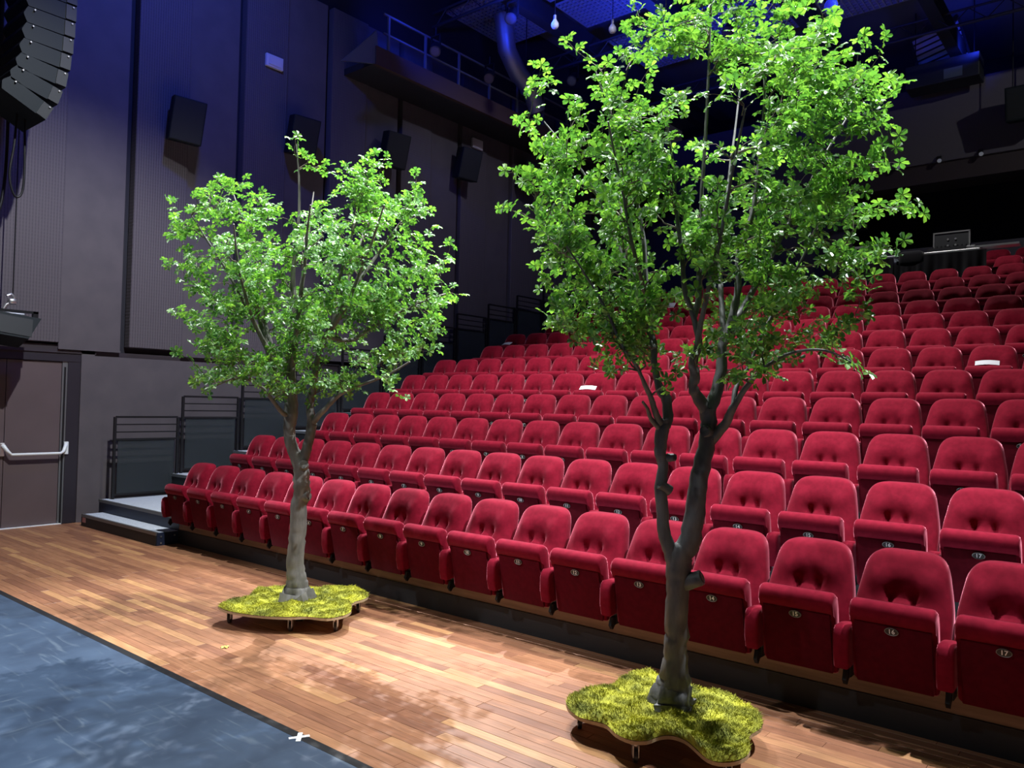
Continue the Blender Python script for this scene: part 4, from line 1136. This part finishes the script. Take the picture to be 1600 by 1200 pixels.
for i, (y, z) in enumerate(((7.67, 7.70), (12.95, 7.70))):
    e = thing('emergency_light', ('white wall box high on the left wall nearer the stage', 'white wall box high on the left wall farther from the stage')[i], 'wall light', (XW + 0.055, y, z), 0, 'white wall boxes')
    MB().bbox(0, 0.06, -0.17, 0.17, -0.11, 0.11, 0.012, 2).build('housing', M['white_plastic'], e)
    MB().bbox(0.058, 0.075, -0.13, 0.13, -0.075, 0.075, 0.006, 1).build('lens_cover', M['white_plastic'], e)

# ------------------------------------------------------------ fixtures in the ceiling grid and at the back
def lantern(loc, target, label, m_lens, s=1.0, group='stage lanterns in the grid', yoke=True):
    t = thing('stage_lantern', label, 'stage light', loc, 0, group)
    q = (Vector(target) - Vector(loc)).to_track_quat('-Z', 'Y').to_matrix().to_4x4()
    mb = MB()
    P = [q @ Vector((0, 0, z * s)) for z in (0.20, 0.17, 0.0, -0.16, -0.20)]
    mb.tube(P, [0.06 * s, 0.10 * s, 0.115 * s, 0.115 * s, 0.12 * s], 14)
    b = mb.build('body', M['black_metal'], t, smooth=40)
    MB().tube([q @ Vector((0, 0, -0.199 * s)), q @ Vector((0, 0, -0.206 * s))], 0.095 * s, 14).build('lens', m_lens, t, smooth=40)
    if yoke:
        mb = MB()
        mb.box(-0.14 * s, -0.125 * s, -0.02, 0.02, -0.03, 0.28 * s); mb.box(0.125 * s, 0.14 * s, -0.02, 0.02, -0.03, 0.28 * s)
        mb.box(-0.14 * s, 0.14 * s, -0.02, 0.02, 0.265 * s, 0.285 * s); mb.tube([(0, 0, 0.28 * s), (0, 0, 0.46 * s)], 0.018, 8)
        mb.build('yoke', M['black_metal'], t)
    return t
lantern((-8.32, 14.6, 9.55), (-2, 2, 3), 'stage lantern with glowing blue lens hanging in the grid', M['lens'], 0.8)
lantern((-6.6, 14.6, 9.45), (-5, 5, 0), 'dark stage lantern in the grid right of the blue glowing one', M['dark_lens'])
lantern((-9.6, 11.4, 9.35), (-6, 4, 1), 'dark stage lantern in the grid over the left seats', M['dark_lens'])
lantern((-4.6, 14.6, 9.35), (-3, 4, 1), 'dark stage lantern in the grid at upper right behind the big crown', M['dark_lens'])
lantern((-10.4, 14.6, 9.4), (-7, 4, 1), 'dark stage lantern in the grid near the blue lit duct', M['dark_lens'])
for i, yy in enumerate((10.6, 12.2, 13.9)):
    lantern((-10.87, yy, 8.75), (-5, 4, 1), 'dark stage lantern clamped to the left gallery rail, %s from the stage' % ORD[i], M['dark_lens'], 0.9, 'lanterns on the gallery rail')
for i, p in enumerate(((-8.735, 11.62, 9.0), (-7.965, 12.415, 9.0))):
    b = thing('pendant_bulb', ('white bulb hanging on a cord from the grid, left of the big crown', 'white bulb hanging on a cord at the left edge of the big crown')[i], 'bulb', p, 0, 'bulbs hung from the grid')
    mb = MB().tube([(0, 0, -0.085), (0, 0, -0.075), (0, 0, -0.03), (0, 0, 0.02), (0, 0, 0.06), (0, 0, 0.09)], [0.02, 0.05, 0.075, 0.07, 0.045, 0.03], 12)
    mb.build('glass', M['glass_bulb'], b, smooth=80)
    MB().tube([(0, 0, 0.09), (0, 0, 0.17)], 0.03, 10).build('socket', M['silver'], b)
    MB().tube([(0, 0, 0.17), (0, 0, 2.2)], 0.006, 6).build('cord', M['black_metal'], b)

for i, x in enumerate((-4.83, -3.95, -3.10)):
    t = thing('track_spotlight', 'small track spotlight on the back parapet edge, %s of three from the left' % ORD[i], 'spotlight', (x, YB - 0.06, 7.78), 0, 'track spotlights on the parapet')
    MB().box(-0.05, 0.05, -0.03, 0.0, 0.0, 0.12).build('mount', M['black_metal'], t)
    MB().tube([(0, -0.03, 0.06), (0.03, -0.14, -0.02)], 0.055, 12).build('lamp_body', M['black_metal'], t, smooth=40)
    MB().tube([(0.03, -0.14, -0.02), (0.033, -0.15, -0.028)], 0.048, 12).build('lens', M['glass_bulb'], t, smooth=40)

s = thing('parapet_speaker', 'dark loudspeaker box hung before the back parapet at right', 'speaker', (-2.1, 19.75, 8.55))
MB().bbox(-0.42, 0.42, -0.22, 0.25, -0.36, 0.36, 0.02, 2, Matrix.Rotation(math.radians(12), 4, 'X')).build('cabinet', M['speaker'], s)
MB().box(-0.38, 0.38, -0.226, -0.221, -0.32, 0.32, Matrix.Rotation(math.radians(12), 4, 'X')).build('grille', M['grille'], s)
MB().tube([(-0.3, 0, 0.35), (-0.3, 0, 2.65)], 0.012, 6).build('steel_wire', M['black_metal'], s)
MB().tube([(0.3, 0, 0.35), (0.3, 0, 2.65)], 0.012, 6).build('steel_wire', M['black_metal'], s)

p = thing('projector_box', 'dark projector housing with a pale window above the back parapet', 'projector', (-3.75, 19.85, 9.60))
for q in (-0.6, 0.6): MB().tube([(q, 0, 0.24), (q, 0, 1.6)], 0.012, 6).build('hanger_rod', M['black_metal'], p)
MB().bbox(-0.75, 0.75, -0.3, 0.3, -0.28, 0.25, 0.02, 2).build('housing', M['black_paint'], p)
MB().box(0.05, 0.42, -0.306, -0.301, -0.22, 0.0).build('window_pane', mat('pale grey pane', (0.08, 0.10, 0.11), 0.5), p)

lv = thing('vent_louvre', 'blue lit slatted ventilation louvre high at upper right', 'vent', (-3.9, 20.35, 10.3))
M4 = Matrix.Rotation(math.radians(-14), 4, 'Y')
for q in (-0.525, 0.525): MB().box(q - 0.025, q + 0.025, -0.06, 0.06, -0.62, 0.62, M4).build('frame', M['beam'], lv)
for k in range(9):
    z = -0.56 + k * 0.14
    MB().box(-0.5, 0.5, -0.01, 0.01, -0.045, 0.045, M4 @ Matrix.Translation((0, 0, z)) @ Matrix.Rotation(math.radians(25), 4, 'X')).build('slat', M['grating'], lv)

# ------------------------------------------------------------ sound desk on the upper tiers
ZD = Z0 + RISE * 11
def table(x0, x1, y0, y1, label, ztop):
    t = thing('tech_table', label, 'table', ((x0 + x1) / 2, (y0 + y1) / 2, ZD))
    hx, hy = (x1 - x0) / 2, (y1 - y0) / 2
    H = ztop - ZD
    MB().bbox(-hx, hx, -hy, hy, H - 0.05, H, 0.008, 1).build('tabletop', M['silver'], t)
    for sx in (-1, 1):
        for sy in (-1, 1):
            MB().box(sx * (hx - 0.05) - 0.02, sx * (hx - 0.05) + 0.02, sy * (hy - 0.05) - 0.02, sy * (hy - 0.05) + 0.02, 0, H - 0.05).build('leg', M['black_metal'], t)
    return t
table(-3.46, -2.52, 16.6, 17.1, 'silver edged table carrying an open flight case at right', 4.93)
table(-5.06, -3.98, 16.6, 17.1, 'silver edged table with a low case behind the big crown', 4.93)
def drape(x0, x1, y, z0, z1, label, seed, sag=0.0):
    rr = random.Random(seed); N, K = 48, 10
    vs, fs = [], []
    for j in range(K + 1):
        t = j / K
        for i in range(N + 1):
            s = i / N
            fold = math.sin(s * 40 + seed) * 0.030 + math.sin(s * 17 + 2 * seed + t * 2.5) * 0.035
            swag = -sag * math.sin(s * PI) * (1 - t)
            vs.append((x0 + (x1 - x0) * s, y - 0.03 + fold * (0.15 + t), z1 + swag - (z1 - z0 + swag) * t))
    for j in range(K):
        for i in range(N):
            a = j * (N + 1) + i
            fs.append((a, a + 1, a + N + 2, a + N + 1))
    k = len(vs)
    vs += [(a, b + 0.008, c) for a, b, c in vs]
    fs += [tuple(k + q for q in f[::-1]) for f in fs]
    o = MB().add(vs, fs).build('black_cloth', M['drape'], None, smooth=80)
    return tag(o, label, 'cloth', 'black cloths round the sound desk')
drape(-3.44, -2.40, 16.53, ZD + 0.02, 4.875, 'black cloth hanging in folds from the table with the open flight case', 2)
drape(-4.02, -3.40, 16.56, ZD + 0.02, 4.78, 'black cloth slung between the two sound desk tables', 5, 0.10)
drape(-5.05, -3.98, 16.53, ZD + 0.02, 4.875, 'black cloth hanging from the table behind the big crown', 9)
bag = MB(); bag.bbox(-0.22, 0.22, -0.16, 0.16, 0, 0.32, 0.09, 4)
tag(bag.build('equipment_bag', M['drape'], None, smooth=60, loc=(-3.72, 16.83, 4.70)), 'rounded black equipment bag between the two sound desk tables', 'bag')
st_ = MB(); st_.box(-0.22, 0.22, -0.2, 0.2, 0, 4.70 - ZD); o = tag(st_.build('equipment_case', M['black_paint'], None, loc=(-3.72, 16.83, ZD)), 'black equipment case standing between the two sound desk tables', 'case')
fc = thing('flight_case', 'open black flight case with silver edges standing on the right sound desk', 'case', (-3.07, 16.85, 4.93))
MB().box(-0.32, 0.32, -0.24, 0.24, 0.0, 0.07).build('case_base', M['black_paint'], fc)
lid = MB().box(-0.30, 0.30, 0.20, 0.225, 0.07, 0.43).build('lid', M['black_paint'], fc)
for (a, b, c, d) in ((-0.32, -0.295, 0.05, 0.44), (0.295, 0.32, 0.05, 0.44)):
    MB().box(a, b, 0.19, 0.235, c, d).build('edge_profile', M['silver'], lid)
MB().box(-0.32, 0.32, 0.19, 0.235, 0.425, 0.45).build('edge_profile', M['silver'], lid)
for xx in (-0.06, 0.07):
    for zz in (0.18, 0.30):
        MB().tube([(xx, 0.20, zz), (xx, 0.19, zz)], 0.02, 8).build('rivet', M['silver'], lid)
mx = thing('mixing_desk', 'small silver mixing desk in front of the open flight case', 'mixer', (-3.0, 16.77, 4.93))
MB().prism([(-0.15, 0.0), (-0.15, 0.05), (-0.02, 0.09), (-0.02, 0.0)], 'x', -0.38, 0.38).build('console', M['silver'], mx)
for k in range(10):
    MB().tube([(-0.32 + k * 0.07, -0.08, 0.07), (-0.32 + k * 0.07, -0.082, 0.11)], 0.012, 6).build('knob', M['black_metal'], mx)
sh_ = MB().box(-0.42, 0.42, -0.15, 0.15, 0, 0.035)
tag(sh_.build('case_lid_panel', M['silver'], None, loc=(-2.34, 16.9, 4.965)), 'silver edged board reaching past the right end of the sound desk', 'board')
lc = thing('low_case', 'low black case with silver rim standing on the left sound desk', 'case', (-4.56, 16.85, 4.93))
MB().box(-0.34, 0.34, -0.2, 0.2, 0, 0.05).build('case_base', M['black_paint'], lc)
MB().box(-0.34, 0.34, 0.16, 0.2, 0.05, 0.30).build('lid', M['black_paint'], lc)
MB().box(-0.35, 0.35, 0.14, 0.21, 0.29, 0.335).build('edge_profile', M['silver'], lc)
MB().box(-0.36, -0.33, 0.14, 0.21, 0.05, 0.31).build('edge_profile', M['silver'], lc)
